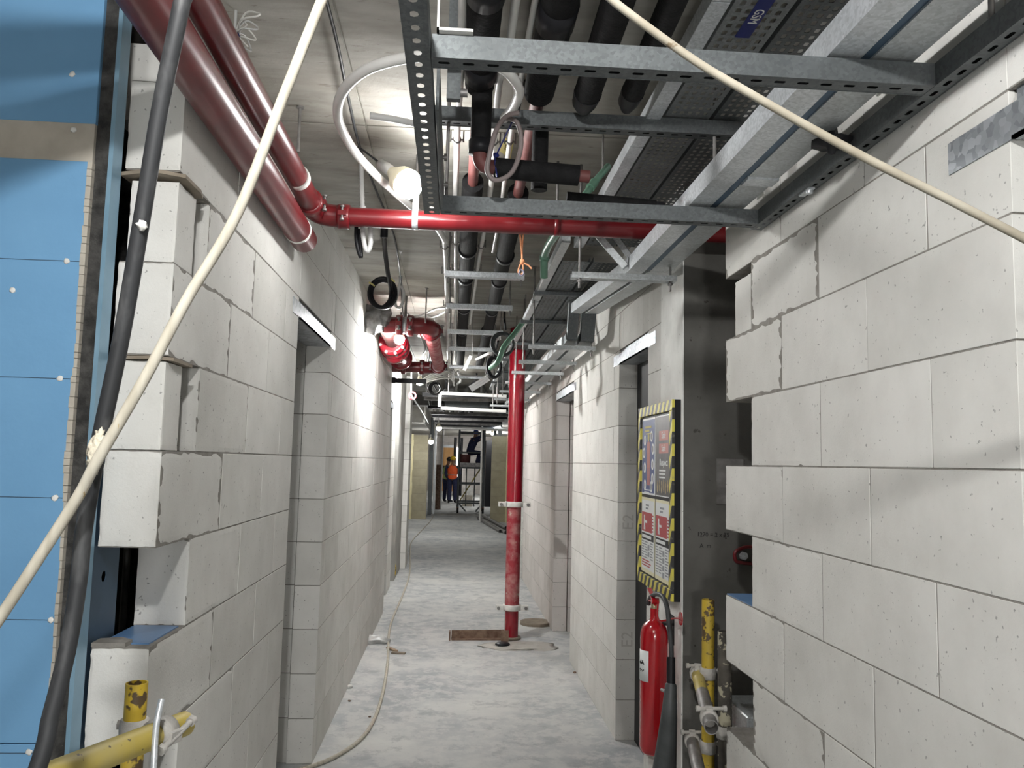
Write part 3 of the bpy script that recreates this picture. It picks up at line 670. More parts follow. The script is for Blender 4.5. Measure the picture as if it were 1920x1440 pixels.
# ------------------------------------------------------------------ galvanised frame of slotted channel
def slotted(mb, a, b, w, h, pitch, hl, hw, axis):
    """open channel along X or Y; slotted underside, plain sides, small lips"""
    x0, y0, z = a; x1, y1 = b
    if axis == 'X':
        n = int((x1-x0)/pitch); p = (x1-x0)/n
        mb.perf((x0, y0-w/2, z), (1, 0, 0), (0, 1, 0), n, 1, p, w, hl, hw)
        mb.box(x0, x1, y0-w/2-.001, y0-w/2+.0012, z-.0008, z+h); mb.box(x0, x1, y0+w/2-.0012, y0+w/2+.001, z-.0008, z+h)
        for s in (-1, 1): mb.box(x0, x1, y0+s*w/2, y0+s*(w/2-.009), z+h-.0015, z+h)
    else:
        n = int((y1-y0)/pitch); p = (y1-y0)/n
        mb.perf((x0-w/2, y0, z), (1, 0, 0), (0, 1, 0), 1, n, w, p, hw, hl)
        mb.box(x0-w/2-.001, x0-w/2+.0012, y0, y1, z-.0008, z+h); mb.box(x0+w/2-.0012, x0+w/2+.001, y0, y1, z-.0008, z+h)
        for s in (-1, 1): mb.box(x0+s*w/2, x0+s*(w/2-.009), y0, y1, z+h-.0015, z+h)
    return mb
ZF = 2.10
t = thing('overhead_rack', 'galvanised slotted channel frame hung overhead across the near corridor', 'frame', (.4, 1.7, ZF))
lab(slotted(MB(), (-.06, 1.352, ZF), (.835, 1.352), .038, .041, .0407, .0105, .0042, 'X').build('cross_rail', GALVD, t), 'near cross rail')
lab(slotted(MB(), (-.06, 2.2, ZF), (.835, 2.2), .038, .041, .0407, .0105, .0042, 'X').build('cross_rail', GALVD, t), 'far cross rail')
slotted(MB(), (-.083, .3, ZF), (-.083, 2.225), .041, .041, .040, .0085, .0075, 'Y').build('side_rail', GALVD, t)
slotted(MB(), (.850, .2, ZF), (.850, 2.24), .030, .041, .0407, .0105, .0042, 'Y').build('side_rail', GALVD, t)
mb = MB().box(-.058, -.052, 1.55, 2.22, ZF+.002, ZF+.10); mb.build('side_plate', GALVD, t)
for x, y in ((-.083, 2.15), (-.083, 1.95)): hexbolt(MB(), (x+.02, y, ZF+.06), (x+.042, y, ZF+.06), .005, .009).build('bolt', STEELG, t)
lab(slotted(MB(), (-.085, 2.215, 2.362), (.79, 2.215), .038, .041, .0407, .0105, .0042, 'X').build('upper_rail', GALVD, t), 'upper cross rail below the trays')
for x, y in ((-.083, .5), (-.045, 2.215), (.72, 2.215), (.850, 1.2)): MB().cyl((x, y, ZF+.01), (x, y, ZC+.01), .005, 8).build('hanger_rod', STEELG, t)
mb = MB().box(-.045, -.012, 1.88, 1.90, 2.28, ZC); o = lab(mb.build('drop_post', GALVD, t), 'short upright strut'); hexbolt(MB(), (-.012, 1.89, 2.30), (.004, 1.89, 2.30), .006, .010).build('bolt', STEELG, o)
lab(MB().box(-.052, -.048, 1.32, 1.335, ZF+.042, ZF+.25).box(-.052, .01, 1.32, 1.335, ZF+.042, ZF+.047).build('angle_cleat', WHITE, t), 'pale angle cleat')
for y in (1.42, 2.05): MB().box(.80, .803, y, y+.05, ZF+.041, ZF+.13).build('cleat', WHITE, t)
mb = MB().box(.842, .858, 1.87, 1.93, ZF-.004, ZF); hexbolt(mb, (.85, 1.885, ZF-.010), (.85, 1.885, ZF+.01), .005, .009); mb.build('splice_plate', GALVL, t)
mb = MB().lathe([(0, -.03), (.008, -.028), (.012, -.012), (.045, -.006), (.045, 0), (.015, .01), (.012, .03)], (.80, 1.66, 2.128), (0, 0, 1), 8); tag(mb.build('beam_clamp', BLACK), 'small black clamp hanging between the trunking and the right side rail', 'clamp')

# trunking and trays
def duct(name, label, cat, x0, x1, path, h, m, joints=()):
    t = thing(name, label, cat, (x0, path[0][0], path[0][1])); P = path
    for i in range(len(P)-1):
        (ya, za), (yb, zb) = P[i], P[i+1]; a = Vector(((x0+x1)/2, ya, za)); b = Vector(((x0+x1)/2, yb, zb)); d = (b-a).normalized()
        a -= d*.004; b += d*.004
        up = Vector((1, 0, 0)).cross(d); off = up*(h/2) if up.z > 0 or abs(up.z) < .2 else -up*(h/2)
        MB().bar(a+off, b+off, x1-x0, h).build('trunk_section', m, t)
    for y, z in joints: MB().box(x0-.0015, x1+.0015, y, y+.05, z-.0015, z+h*.6).build('coupler', GALVL, t)
    return t
ZT = ZF+.043
duct('cable_trunking', 'narrow bright galvanised trunking with a shiny side, running beside the cable trays', 'trunking', .640, .702, [(-.2, ZT), (3.0, ZT+.008), (4.55, ZT+.13)], .055, GALVL, ((2.24, ZT),))
duct('cable_trunking', 'wide pale galvanised trunking close to the right wall above the frame', 'trunking', .722, .800, [(-.2, ZT), (3.0, ZT+.008), (4.55, ZT+.13)], .055, GALV, ((1.95, ZT+.001),))
lab(MB().box(.702, .722, -.2, 2.98, ZT+.008, ZT+.03).build('gap_shade', DSTUD, bpy.data.objects['cable_trunking.001']), 'dark strip standing for the shadowed gap between the trunkings')  # shadow of the gap, put in as a dark-coloured strip
duct('cable_trunking', 'galvanised trunking dropping steeply to the second right-hand hanger', 'trunking', .635, .695, [(4.58, ZT+.20), (4.66, ZT-.01), (4.8, ZT-.02)], .05, GALVD)
duct('cable_trunking', 'pale trunking dropping steeply beside the right wall', 'trunking', .715, .795, [(4.58, ZT+.20), (4.66, ZT-.01), (4.8, ZT-.02)], .05, GALVD)
duct('cable_trunking', 'narrow trunking low on the far right hangers', 'trunking', .62, .68, [(4.8, ZT-.02), (10.3, ZT-.02)], .05, GALV)
duct('cable_trunking', 'wide trunking low on the far right hangers beside the wall', 'trunking', .70, .79, [(4.8, ZT-.02), (10.3, ZT-.02)], .05, GALV)
def tray(label, x0, x1, y0, y1, z, nx, pitch, m, hx, hy, lip=.022):
    t = thing('cable_tray', label, 'cable tray', ((x0+x1)/2, y0, z)); w = x1-x0; n = int((y1-y0)/pitch)
    e = w*.06
    mb = MB(); mb.perf((x0+e, y0, z), (1, 0, 0), (0, 1, 0), nx, n, (w-2*e)/nx, pitch, hx, hy, lambda i, j: (j % 22) == 21)
    mb.add([(x0, y0, z), (x0+e, y0, z), (x0+e, y0+n*pitch, z), (x0, y0+n*pitch, z)], [(0, 1, 2, 3)]); mb.add([(x1-e, y0, z), (x1, y0, z), (x1, y0+n*pitch, z), (x1-e, y0+n*pitch, z)], [(0, 1, 2, 3)])
    solid(mb.build('tray_bed', m, t), .0014)
    for x in (x0, x1): MB().box(x-.0008, x+.0008, y0, y1, z-.0005, z+lip).build('tray_rim', m, t)
    return t
ZY = 2.408
t = tray('perforated cable tray with a blue tape strip, left of the pair', .570, .697, .2, 3.6, ZY, 5, .0305, GALVM, .0058, .0100)
mb = MB().box(.617, .652, .6, 1.755, ZY-.0018, ZY-.0006); tp = lab(mb.build('tape_label', TAPEB, t), 'blue tape with white lettering')
lab(text_mb('GSM', .030, lambda c: Vector((.6345+c.y, 1.665+c.x, ZY-.0022-c.z)), .0004).build('lettering', WHITE, tp), 'white GSM lettering')
tray('perforated cable tray, right of the pair above the bright trunking', .710, .835, .2, 3.6, ZY, 5, .0305, GALVD, .0058, .0100)
t = thing('tray_cover', 'plain narrow galvanised cover strip along the left of the cable trays', 'cable tray', (.535, 2, ZY))
for y0, y1 in ((.2, 1.60), (1.604, 2.40), (2.404, 3.6)): MB().box(.514, .556, y0, y1, ZY-.012, ZY+.03, ch=.001).build('cover_section', GALVL, t)
tray('perforated cable tray beyond the red cross pipe, left of its pair', .47, .60, 3.65, 10.4, 2.345, 5, .034, GALVD, .0045, .0085)
tray('perforated cable tray beyond the red cross pipe, right of its pair', .615, .74, 3.65, 10.4, 2.345, 5, .034, GALVD, .0045, .0085)
t = thing('tray_cover', 'plain galvanised strip along the far trays, above the green pipe', 'cable tray', (.44, 5, 2.345))
MB().box(.42, .458, 3.3, 4.55, 2.335, 2.375, ch=.001).build('cover_section', GALV, t); MB().box(.42, .458, 4.6, 10.4, 2.335, 2.365, ch=.001).build('cover_section', GALV, t)
t = thing('strut_brace', 'pair of slanted galvanised struts holding the trunking behind the red cross pipe', 'bracket', (.6, 3.1, 2.16))
MB().bar((.505, 3.06, 2.33), (.632, 3.02, 2.17), .025, .025).build('strut', GALV, t); MB().bar((.585, 3.08, 2.33), (.655, 3.04, 2.215), .022, .022).build('strut', GALV, t)

# cross beams carrying the black pipes, and hangers carrying the trunking
ords = ['first', 'second', 'third', 'fourth', 'fifth', 'sixth', 'seventh', 'eighth', 'ninth', 'tenth', 'eleventh']
for i, y in enumerate((3.9, 4.72, 5.66, 6.53, 7.5, 8.4)):
    t = thing('cross_beam', f'{ords[i]} galvanised cross beam under the black pipes, counted from the red cross pipe', 'beam', (.12, y, 2.29), 'cross beams under the black pipes')
    zb = 2.305 if i < 4 else 2.27
    MB().box(-.075, .315, y-.02, y+.02, zb, zb+.030, ch=.002).build('channel', GALVL, t)
    for x in (-.055, .30): MB().cyl((x, y, zb-.03), (x, y, ZC+.01), .005, 8).build('hanger_rod', STEELG, t)
for i, y in enumerate((2.92, 4.72, 5.45, 6.12, 6.9, 7.8, 8.8, 9.8)):
    z = 2.095 if i == 0 else 2.085; xa, xb = (.41, .80) if i == 0 else (.415, .81)
    t = thing('trunking_hanger', f'{ords[i]} slotted hanger rail under the trunking on the right, counted from the frame', 'hanger', ((xa+xb)/2, y, z), 'hanger rails under the trunking')
    mb = slotted(MB(), (xa, y, z), (xb, y), .041, .021, .05, .012, .006, 'X'); mb.build('rail', GALV, t)
    for x, tp in ((xa+.03, ZC+.01), (xb-.02, z+.06)):
        r = MB().cyl((x, y, z-.035), (x, y, tp), .005, 8).build('hanger_rod', STEELG, t); mb = MB(); mb.cyl((x, y, z-.012), (x, y, z-.003), .010, 6); mb.build('nut', STEELG, r)
for i, y in enumerate((4.3, 5.2, 6.2, 7.2, 8.2, 9.3)):
    mb = MB().box(.40, .78, y-.018, y+.018, 2.318, 2.339); tag(mb.build('tray_bearer', GALVD), f'{ords[i]} thin bearer under the far cable trays, counted from the frame', 'bearer', 'bearers under the far trays')
for i, (px, py) in enumerate(((563, 200), (700, 590), (800, 540), (1003, 500))):
    q = at(px, py, Z=ZC); r = MB().cyl((q.x, q.y, 2.30 if i else 2.38), (q.x, q.y, ZC+.01), .005, 8); r.cyl((q.x, q.y, ZC-.006), (q.x, q.y, ZC), .012, 8)
    tag(r.build('threaded_rod', STEELG), ('bare threaded rod hanging from the slab beside the two red pipes', 'bare threaded rod above the red valve loop, left one', 'bare threaded rod above the red valve loop, right one', 'bare threaded rod left of the far cable trays')[i], 'rod')

# ------------------------------------------------------------------ festoon lamps
LAMPS = [(-.15, .20, 2.36), (-.184, 2.665, 2.335), (-.405, 5.61, 2.245), (-.42, 9.25, 2.30)]
def lamp_mat(p):
    k = 'lamp_glow_%g' % p
    if k not in MATS: MATS[k] = emit(k, (1, 1, .985), BULB*p)
    return MATS[k]
def festoon(label, c, tip, r=.036, power=1.0):
    """bulb in a plastic holder hanging from the cable; tip = the point on the cable it hangs from"""
    c = Vector(c); tip = Vector(tip); d = (c-tip).normalized(); t = thing('festoon_lamp', label, 'lamp', c)
    MB().tube([tip, c-d*(r+.10)], .0035, 8).build('flex', RUB, t)
    MB().lathe([(.008, -r-.106), (.017, -r-.102), (.018, -r-.074), (.0195, -r-.072), (.0195, -r-.046), (.016, -r-.042)], c, d, 16).build('lamp_holder', PVCG, t)
    MB().lathe([(.014, -r-.046), (.020, -r-.036), (r*.62, -r-.012), (r*.90, -r*.85), (r*.98, -r*.5), (r*.95, -r*.30)], c, d, 16).build('bulb_neck', mat('bulb_plastic', (.80, .74, .58), None, .5), t)
    prof = [(r*.93, -r*.32)]+[(r*math.cos(a*math.pi/12), r*math.sin(a*math.pi/12)) for a in range(-3, 6)]+[(.0, r)]
    MB().lathe(prof, c, d, 14).build('bulb', lamp_mat(power), t); return t
fc = [(-.2, -3.0, 2.50), (-.25, -1.2, 2.50), (-.33, -.6, 2.50), (-.335, .6, 2.49), at(612, 0, Z=2.50), at(650, 170, Z=2.50), at(673, 270, Z=2.50), at(700, 345, Z=2.51), at(738, 440, Z=2.50), at(750, 515, Z=2.48), (-.39, 5.64, 2.445), (-.42, 6.6, 2.42), (-.42, 7.8, 2.42), (-.42, 9.2, 2.42), (-.42, 11, 2.40), (-.44, 14, 2.335), (-.45, 18.5, 2.38), (-.60, 22, 2.35), (-.8, 26.8, 2.30)]
t = thing('festoon_cable', 'dark cable carrying the bare lamps along the slab', 'cable', fc[0]); MB().tube(fc, .0048, 8, smoothpts=6).build('cable', RUB, t)
festoon('bare bulb above the near end of the corridor, behind the photographer', LAMPS[0], (-.2, .18, 2.50), .04, 4.1)
t = thing('fill_light', 'added unseen tripod fill light behind the photographer at the corridor mouth', 'lamp', (.15, -2.2, 0))  # added fill light out of view, lifts the lower blocks
MB().box(.02, .28, -2.24, -2.205, 1.05, 1.27, ch=.004).build('housing', BLACK, t); MB().box(.03, .27, -2.205, -2.20, 1.06, 1.26).build('panel', emit('fill_light_glow', (1, 1, .985), 130), t)
MB().cyl((.15, -2.23, .55), (.15, -2.23, 1.1), .015, 10).build('pole', STEELG, t)
for a_ in (0, 2.09, 4.19): MB().cyl((.15, -2.23, .6), (.15+.35*math.sin(a_), -2.23+.35*math.cos(a_), .012), .012, 8).build('leg', STEELG, t)
festoon('brightest bare bulb beside the slotted upright, nearest in view', LAMPS[1], at(672, 275, Z=2.505), .050, .45)
festoon('bare bulb glowing under the red valve loop', LAMPS[2], (-.402, 5.64, 2.44), .036, 4.2)
festoon('bare bulb below the far end of the valve loop', LAMPS[3], (-.42, 9.2, 2.42), .038, 4.5)
festoon('small far bulb, upper of the two at the end of the corridor', at(823, 803, Y=15.5), (at(823, 803, Y=15.5).x-.03, 15.5, ZC+.006), .05, 1.6)
festoon('small far bulb, lower of the two at the end of the corridor', at(808, 828, Y=19.0), (at(808, 828, Y=19.0).x, 19.0, ZC+.006), .06, .6)
t = thing('lamp', 'small bright lamp on the far right under the ceiling beside the standpipe', 'lamp', at(930, 803, Y=19))
q = at(932, 803, Y=19); MB().cyl(q-Vector((.08, 0, .02)), q+Vector((.08, 0, .03)), .028, 12).build('tube', LAMPC, t); MB().cyl(q, q+Vector((0, 0, .33)), .01).build('rod', STEELG, t)
festoon('bulb added in the far room to light the workers, hidden behind the right-hand studs', (1.15, 25.2, 2.30), (1.15, 25.2, ZC+.004), .05, 2.2)  # added unseen bulb, lights the workers from the front right
t = thing('lamp', 'added lamp on a stand brightening the far room, hidden behind the far door frame', 'lamp', (1.6, 31, 0)); MB().cyl((1.6, 31, 0), (1.6, 31, 2.0), .02).build('stand', STEELG, t); MB().ball((1.6, 31, 2.1), .12).build('bulb', lamp_mat(.9), t)  # added unseen lamp to brighten the far room

def stuff(o): o['kind'] = 'stuff'; return o
def onetube(name, label, cat, pts, r, m, sm=6, n=12, group=None):
    """a thing that is one bent tube"""
    o = MB().tube(pts, r, n, smoothpts=sm).build(name, m); return tag(o, label, cat, group)
# ------------------------------------------------------------------ cables crossing the foreground
dk = [Vector((-.30, .85, 2.53)), Vector((-.315, .90, 2.25)), at(352, -60, Y=.94), at(338, 20, Y=.94), at(300, 205, Y=.96), at(266, 410, Y=.98), at(228, 630, Y=1.0), at(184, 840, Y=1.02), at(158, 990, Y=1.03), at(148, 1085, Y=1.03), at(128, 1210, Y=1.02), at(96, 1340, Y=1.0), at(58, 1475, Y=.98), Vector((-.53, .92, .75)), Vector((-.56, .9, .3)), Vector((-.50, .95, .02)), Vector((-.3, 1.0, .012))]
t = thing('hose', 'thick dusty dark hose hanging down the left side in front of the blue board', 'hose', dk[0])
MB().tube(dk, .0098, 14, smoothpts=8).build('tube', DARKC, t)
lab(MB().ball(at(178, 850, Y=1.006), .009, .008, .020, 14, .9, 5).ball(at(186, 822, Y=1.008), .006, .006, .012, 12, .9, 2).build('plaster_lump', mat('dried_plaster', (.62, .57, .45), (.50, .45, .36), .95, scale=80, bs=.6), t), 'lump of dried plaster')
MB().ball(at(266, 423, Y=.972), .006, .004, .006, 12, .8, 1).build('plaster_lump', WHITE, t)
wh = [Vector((.02, .95, 2.53)), Vector((-.10, .97, 2.22)), at(628, -55, Y=.985), at(600, 8, Y=.985), at(530, 185, Y=.99), at(445, 400, Y=.99), at(350, 562, Y=.99), at(270, 712, Y=.985), at(183, 862, Y=.98)]
wl_ = [at(183, 862, Y=.98), at(150, 925, Y=.985), at(90, 1020, Y=.985), at(0, 1158, Y=.98), at(-90, 1290, Y=.97), Vector((-.72, .95, .85)), Vector((-.85, .93, .4)), Vector((-.9, .93, .01))]
t = thing('cable', 'dusty off-white cable crossing the left walls diagonally, knotted to the dark hose', 'cable', wh[0])
MB().tube(wh+wl_[1:], .0066, 12, smoothpts=8).build('sheath', CREAMC, t)
wr_ = [Vector((-.09, .95, 2.15)), at(1040, -75, Y=.945), at(1118, -25, Y=.94), at(1170, 18, Y=.94), at(1300, 112, Y=.94), at(1400, 172, Y=.93), at(1520, 240, Y=.92), at(1640, 305, Y=.90), at(1780, 375, Y=.88), at(1930, 452, Y=.86), at(2010, 492, Y=.85), Vector((.86, .80, 1.585)), Vector((1.1, .70, 1.50)), Vector((1.6, .5, 1.55)), Vector((2.395, .3, 1.8))]
onetube('cable', 'dusty off-white cable slung across the ceiling frame and the right block wall', 'cable', wr_, .0052, mat('grimy_cable', (.36, .33, .265), (.25, .22, .165), .8, scale=5, stretch=(3, 3, 3), spots=(12, .66, (.17, .13, .08))), 8)

# black cable coil hanging by the valve loop, grey flex loops, wires
def ring(c, rx, rz, tilt=0, y=0, n=28, a0=0, a1=2*math.pi):
    c = Vector(c); return [c+Vector((rx*math.cos(a0+(a1-a0)*k/n), y*math.sin((a0+(a1-a0)*k/n)*1.0+tilt), rz*math.sin(a0+(a1-a0)*k/n))) for k in range(n+1)]
YC = 4.6
t = thing('cable_coil', 'black cable hanging from the slab, coiled and tied above the red valve loop', 'cable', at(722, 445, Y=4.05))
MB().tube([at(720, 443, Z=ZC-.005), at(722, 470, Y=4.2), at(727, 510, Y=4.4), at(733, 545, Y=YC), at(730, 565, Y=YC), at(718, 577, Y=YC)], .012, 12, smoothpts=6).build('tail', BLACK, t)
cc = at(717, 549, Y=YC)
for k, (rx, rz, dy) in enumerate(((.074, .088, 0), (.068, .082, .02))):
    MB().tube(ring(cc+Vector((.004*k, dy, -.003*k)), rx, rz, k, .018), .0125, 12).build('coil', BLACK, t)
for px, py in ((697, 533), (735, 525)): MB().lathe([(.013, -.004), (.020, -.004), (.020, .004), (.013, .004)], at(px, py, Y=YC), (.5, 0, .8), 10).build('cable_tie', YTAPE, t)
MB().lathe([(.012, 0), (.018, .004), (.018, .05), (.022, .055)], at(720, 446, Z=ZC-.06), (0, 0, 1), 12).build('gland', BLACK, t)
YG = 2.98
t = thing('flexible_conduit', 'grey corrugated flexible conduit looping below the slab behind the red cross pipe', 'conduit', at(679, 312, Z=ZC))
gp = [at(677, 300, Z=ZC), at(678, 330, Y=YG+.02), at(679, 380, Y=YG), at(680, 430, Y=YG), at(684, 462, Y=YG), at(690, 470, Y=YG), at(695, 455, Y=YG), at(694, 425, Y=YG)]
P = crom(gp, 14); MB().tube(P, [.0085+.0012*(i % 2) for i in range(len(P))], 12).build('tube', PVCG, t)
MB().tube([at(668, 425, Y=YG+.02), at(668, 448, Y=YG+.02), at(672, 470, Y=YG+.02), at(677, 482, Y=YG+.02), at(676, 462, Y=YG+.02), at(674, 430, Y=YG+.02)], .0075, 10, smoothpts=5).build('black_tail', BLACK, t)
MB().lathe([(.009, 0), (.013, .003), (.013, .018), (.009, .02)], at(680, 396, Y=YG), (0, 0, 1), 12).build('collar', PVCG, t)
t = thing('wire_bundle', 'bundle of loose grey wires with a blue connector above the red pipes', 'wires', at(455, 60, Z=ZC))
q = at(440, 62, Z=2.47); MB().cyl(q-Vector((.016, 0, 0)), q+Vector((.012, .0, 0)), .008, 10).build('connector', TAPEB, t)
for k, (ax, ay) in enumerate(((485, 25), (482, 50), (478, 70), (470, 90), (462, 45))):
    e = at(ax, ay, Z=2.485); m_ = (q+e)/2+Vector((0, -.012+.006*k, .02)); MB().tube([q, m_, e, e+Vector((.002, -.016, -.016)), m_+Vector((-.01, -.01, -.03)), at(452+3*k, 95-2*k, Z=2.47)], .0022, 6, smoothpts=5).build('wire', PVCG if k % 2 else WHITE, t)
MB().cyl(q, (q.x, q.y, ZC+.005), .004, 6).build('drop_wire', PVCG, t)
t = thing('flexible_duct_loop', 'small brownish loop of hose hanging in front of the near lamp, tied with dark cord', 'hose', at(970, 230, Y=2.05))
MB().tube([at(972, 212, Y=2.06), at(950, 218, Y=2.05), at(930, 245, Y=2.04), at(918, 290, Y=2.04), at(914, 322, Y=2.05), at(930, 338, Y=2.06), at(958, 325, Y=2.07), at(974, 290, Y=2.08), at(977, 255, Y=2.08), at(968, 228, Y=2.08), at(950, 222, Y=2.09)], .0065, 10, smoothpts=6).build('tube', mat('brown_plastic', (.20, .165, .16), None, .5), t)
MB().tube([at(962, 225, Y=2.10), at(945, 260, Y=2.11), at(932, 288, Y=2.11), at(928, 300, Y=2.11), at(932, 332, Y=2.11)], .0022, 6, smoothpts=4).build('cord', TAPEB, t)
MB().ball(at(930, 291, Y=2.11), .009, .007, .007, 10, .5).build('knot', TAPEB, t)
MB().cyl(at(972, 212, Y=2.06), at(984, 150, Z=ZC), .003, 6).build('hook_wire', RUB, t)
yn = MB(); a, b, c, d = at(947, 258, Z=ZC-.002), at(963, 268, Z=ZC-.002), at(957, 298, Z=ZC-.002), at(937, 283, Z=ZC-.002)
yn.add([a, b, c, d]+[p-Vector((0, 0, .001)) for p in (a, b, c, d)], [(0, 1, 2, 3), (4, 5, 6, 7), (0, 1, 5, 4), (1, 2, 6, 5), (2, 3, 7, 6), (3, 0, 4, 7)])
yo = tag(yn.build('note', YTAPE), 'yellow paper note with handwriting stuck to the slab above the near frame', 'note')
ctr = (a+b+c+d)/4; ex = (b-a).normalized(); ey = (a-d).normalized()
lab(text_mb('C15', .030, lambda v: ctr+ex*(-v.y-.004)+ey*(v.x*-1)*-1*.9+Vector((0, 0, -.0016+v.z)), .0003).build('handwriting', INK, yo), 'handwritten C15')
# green pipes by the trays
t = thing('green_pipe', 'green plastic pipe bending down behind the black branch pipe', 'pipe', at(1110, 350, Y=2.4)); q = at(1130, 322, Y=2.515); MB().cyl(q, (q.x, q.y, ZC+.01), .003, 6).build('hanger_wire', STEELG, t)
MB().tube([at(1140, 312, Y=2.55), at(1112, 345, Y=2.45), at(1103, 358, Y=2.42), at(1095, 368, Y=2.40)], .011, 12, smoothpts=4).build('tube', GREEN, t)
MB().cyl(at(1115, 341, Y=2.46), at(1106, 353, Y=2.43), .0145, 12).build('socket', GREEN, t)
t = thing('green_pipe', 'green plastic pipe running beside the far cable tray and dropping at an elbow', 'pipe', at(1040, 450, Y=3.2))
MB().tube([at(1070, 395, Y=2.85), at(1052, 425, Y=3.05), at(1030, 458, Y=3.3), at(1021, 480, Y=3.42), at(1020, 500, Y=3.45), at(1020, 520, Y=3.48)], .0165, 14, smoothpts=5).build('tube', GREEN, t)
MB().lathe([(.017, -.012), (.021, -.010), (.021, .010), (.017, .012)], at(1021, 484, Y=3.43), (0, 0, 1), 14).build('socket', GREEN, t)
t = thing('green_pipe', 'green plastic pipe slanting into the far coils left of the standpipe', 'pipe', at(965, 630, Y=5.2))
MB().tube([at(985, 598, Y=5.3), at(965, 625, Y=5.25), at(945, 650, Y=5.2), at(938, 668, Y=5.2), at(932, 680, Y=5.2), at(920, 690, Y=5.3)], .0175, 14, smoothpts=5).build('tube', GREEN, t); q = at(985, 598, Y=5.3); MB().cyl(q, (q.x, q.y, ZC+.01), .004, 6).build('hanger_wire', STEELG, t)
# orange rope
YR_ = 3.0
t = thing('rope', 'orange rope knotted round a small ring below the red cross pipe', 'rope', at(980, 455, Y=YR_))
MB().tube([at(975, 440, Y=2.92), at(978, 470, Y=YR_), at(979, 488, Y=YR_)], .0035, 8, smoothpts=5).build('strand', ORANGE, t)
MB().tube([at(981, 440, Y=2.92), at(979, 465, Y=YR_), at(979, 488, Y=YR_)], .003, 8, smoothpts=5).build('strand', ORANGE, t)
MB().ball(at(979, 491, Y=YR_), .009, .008, .011, 10, .5, 3).build('knot', ORANGE, t)
MB().tube([at(980, 493, Y=YR_), at(990, 497, Y=YR_), at(997, 504, Y=YR_)], .0035, 8, smoothpts=4).build('loose_end', ORANGE, t)
MB().tube([at(977, 493, Y=YR_), at(973, 502, Y=YR_), at(972, 511, Y=YR_), at(978, 514, Y=YR_), at(981, 505, Y=YR_), at(980, 494, Y=YR_)], .003, 8, smoothpts=4).build('loop', ORANGE, t)
lab(MB().tube([at(976, 505, Y=YR_-.002), at(973, 512, Y=YR_-.002), at(978, 517, Y=YR_-.002), at(982, 511, Y=YR_-.002), at(978, 505, Y=YR_-.002)], .0032, 8, smoothpts=4).build('ring', mat('purple_grey', (.30, .29, .38), None, .4), t), 'grey ring')
# coils hanging left of the standpipe
YC2 = 5.35
t = thing('cable_coil', 'dark grey hose coil hanging left of the top of the standpipe', 'cable', at(942, 642, Y=YC2))
c = at(942, 644, Y=YC2)
for k in range(2): MB().tube(ring(c+Vector((.006*k, .03*k, -.004)), .073-.006*k, .078-.004*k, k, .02), .010, 10).build('coil', RUB, t)
MB().tube([at(948, 618, Y=YC2), at(946, 600, Y=YC2), at(946, 580, Z=ZC)], .008, 8, smoothpts=4).build('tail', BLACK, t)
t = thing('cable_coil', 'black cable coil hanging under the dark grey coil by the standpipe', 'cable', at(925, 690, Y=5.6))
c = at(926, 688, Y=5.6)
for k in range(3): MB().tube(ring(c+Vector((.004*k, .02*k, 0)), .048-.003*k, .075-.004*k, k, .02), .011, 10).build('coil', BLACK, t)
MB().tube([at(926, 668, Y=5.6), at(930, 655, Y=5.5), at(934, 640, Y=5.36)], .008, 8, smoothpts=4).build('tail', BLACK, t)
t = thing('cable_coil', 'black coil of cable below the valve loop, beside the third lamp', 'cable', at(814, 728, Y=9.0))
c = at(815, 728, Y=9.0)
for k in range(3): MB().tube(ring(c+Vector((.006*k, .03*k, 0)), .066-.006*k, .070-.006*k, k, .03), .010, 8).build('coil', BLACK, t)
MB().cyl(c+Vector((0, 0, .06)), (c.x, c.y, ZC+.01), .005, 6).build('tie', RUB, t)
def strip(label, pa, pb, y, w, m=PVCG):
    a = at(*pa, Y=y); b = at(*pb, Y=y); t = thing('flashing_strip', label, 'strip', b)
    d = (b-a); n = Vector((d.z, 0, -d.x)).normalized()*w
    for k in range(3): MB().bar(a+n*(k*.28), b+n*(k*.28)+Vector((0, .004*k, 0)), .006, w*.26, n).build('slat', m, t)
    MB().cyl(a, (a.x, a.y, ZC+.01), .0025, 6).build('hanging_wire', STEELG, t)
strip('short bundle of pale strips hanging between the black pipes', (885, 668), (872, 695), 6.0, .030)
strip('longer bundle of pale strips hanging left of the standpipe', (918, 712), (884, 733), 7.5, .075)
onetube('pipe_offcut', 'short white pipe lying slanted under the cross beams left of the coil', 'pipe', [at(893, 674, Y=6.2), at(918, 662, Y=6.0)], .011, PVC, 0)
onetube('pipe_ring', 'small pink-red pipe ring below the left lamp, on the end of a slender rod', 'pipe', ring(at(773, 742, Y=9.6), .040, .040, 0, .0), .010, mat('pink_red_pipe', (.55, .12, .14), None, .5), 0)
onetube('slender_rod', 'slender segmented rod leading away from the pink-red ring', 'rod', [Vector((at(770, 737, Y=9.62).x, 9.62, ZC-.012)), at(771, 738, Y=9.64), at(777, 750, Y=9.7), at(790, 770, Y=12), at(803, 793, Y=17)], .010, GALVL, 4)
onetube('conduit_bent', 'white and red striped conduits curving from the valve loop to the cross beams', 'conduit', [at(762, 588, Y=5.6), at(775, 594, Y=5.5), at(795, 590, Y=5.3), at(815, 580, Y=5.0), at(835, 577, Y=4.74)], .008, PVC, 5)
onetube('conduit_bent', 'second white conduit curving just below the striped one', 'conduit', [at(798, 588, Y=5.4), at(806, 594, Y=5.3), at(820, 592, Y=5.1), at(836, 584, Y=4.76)], .0075, PVC, 5)
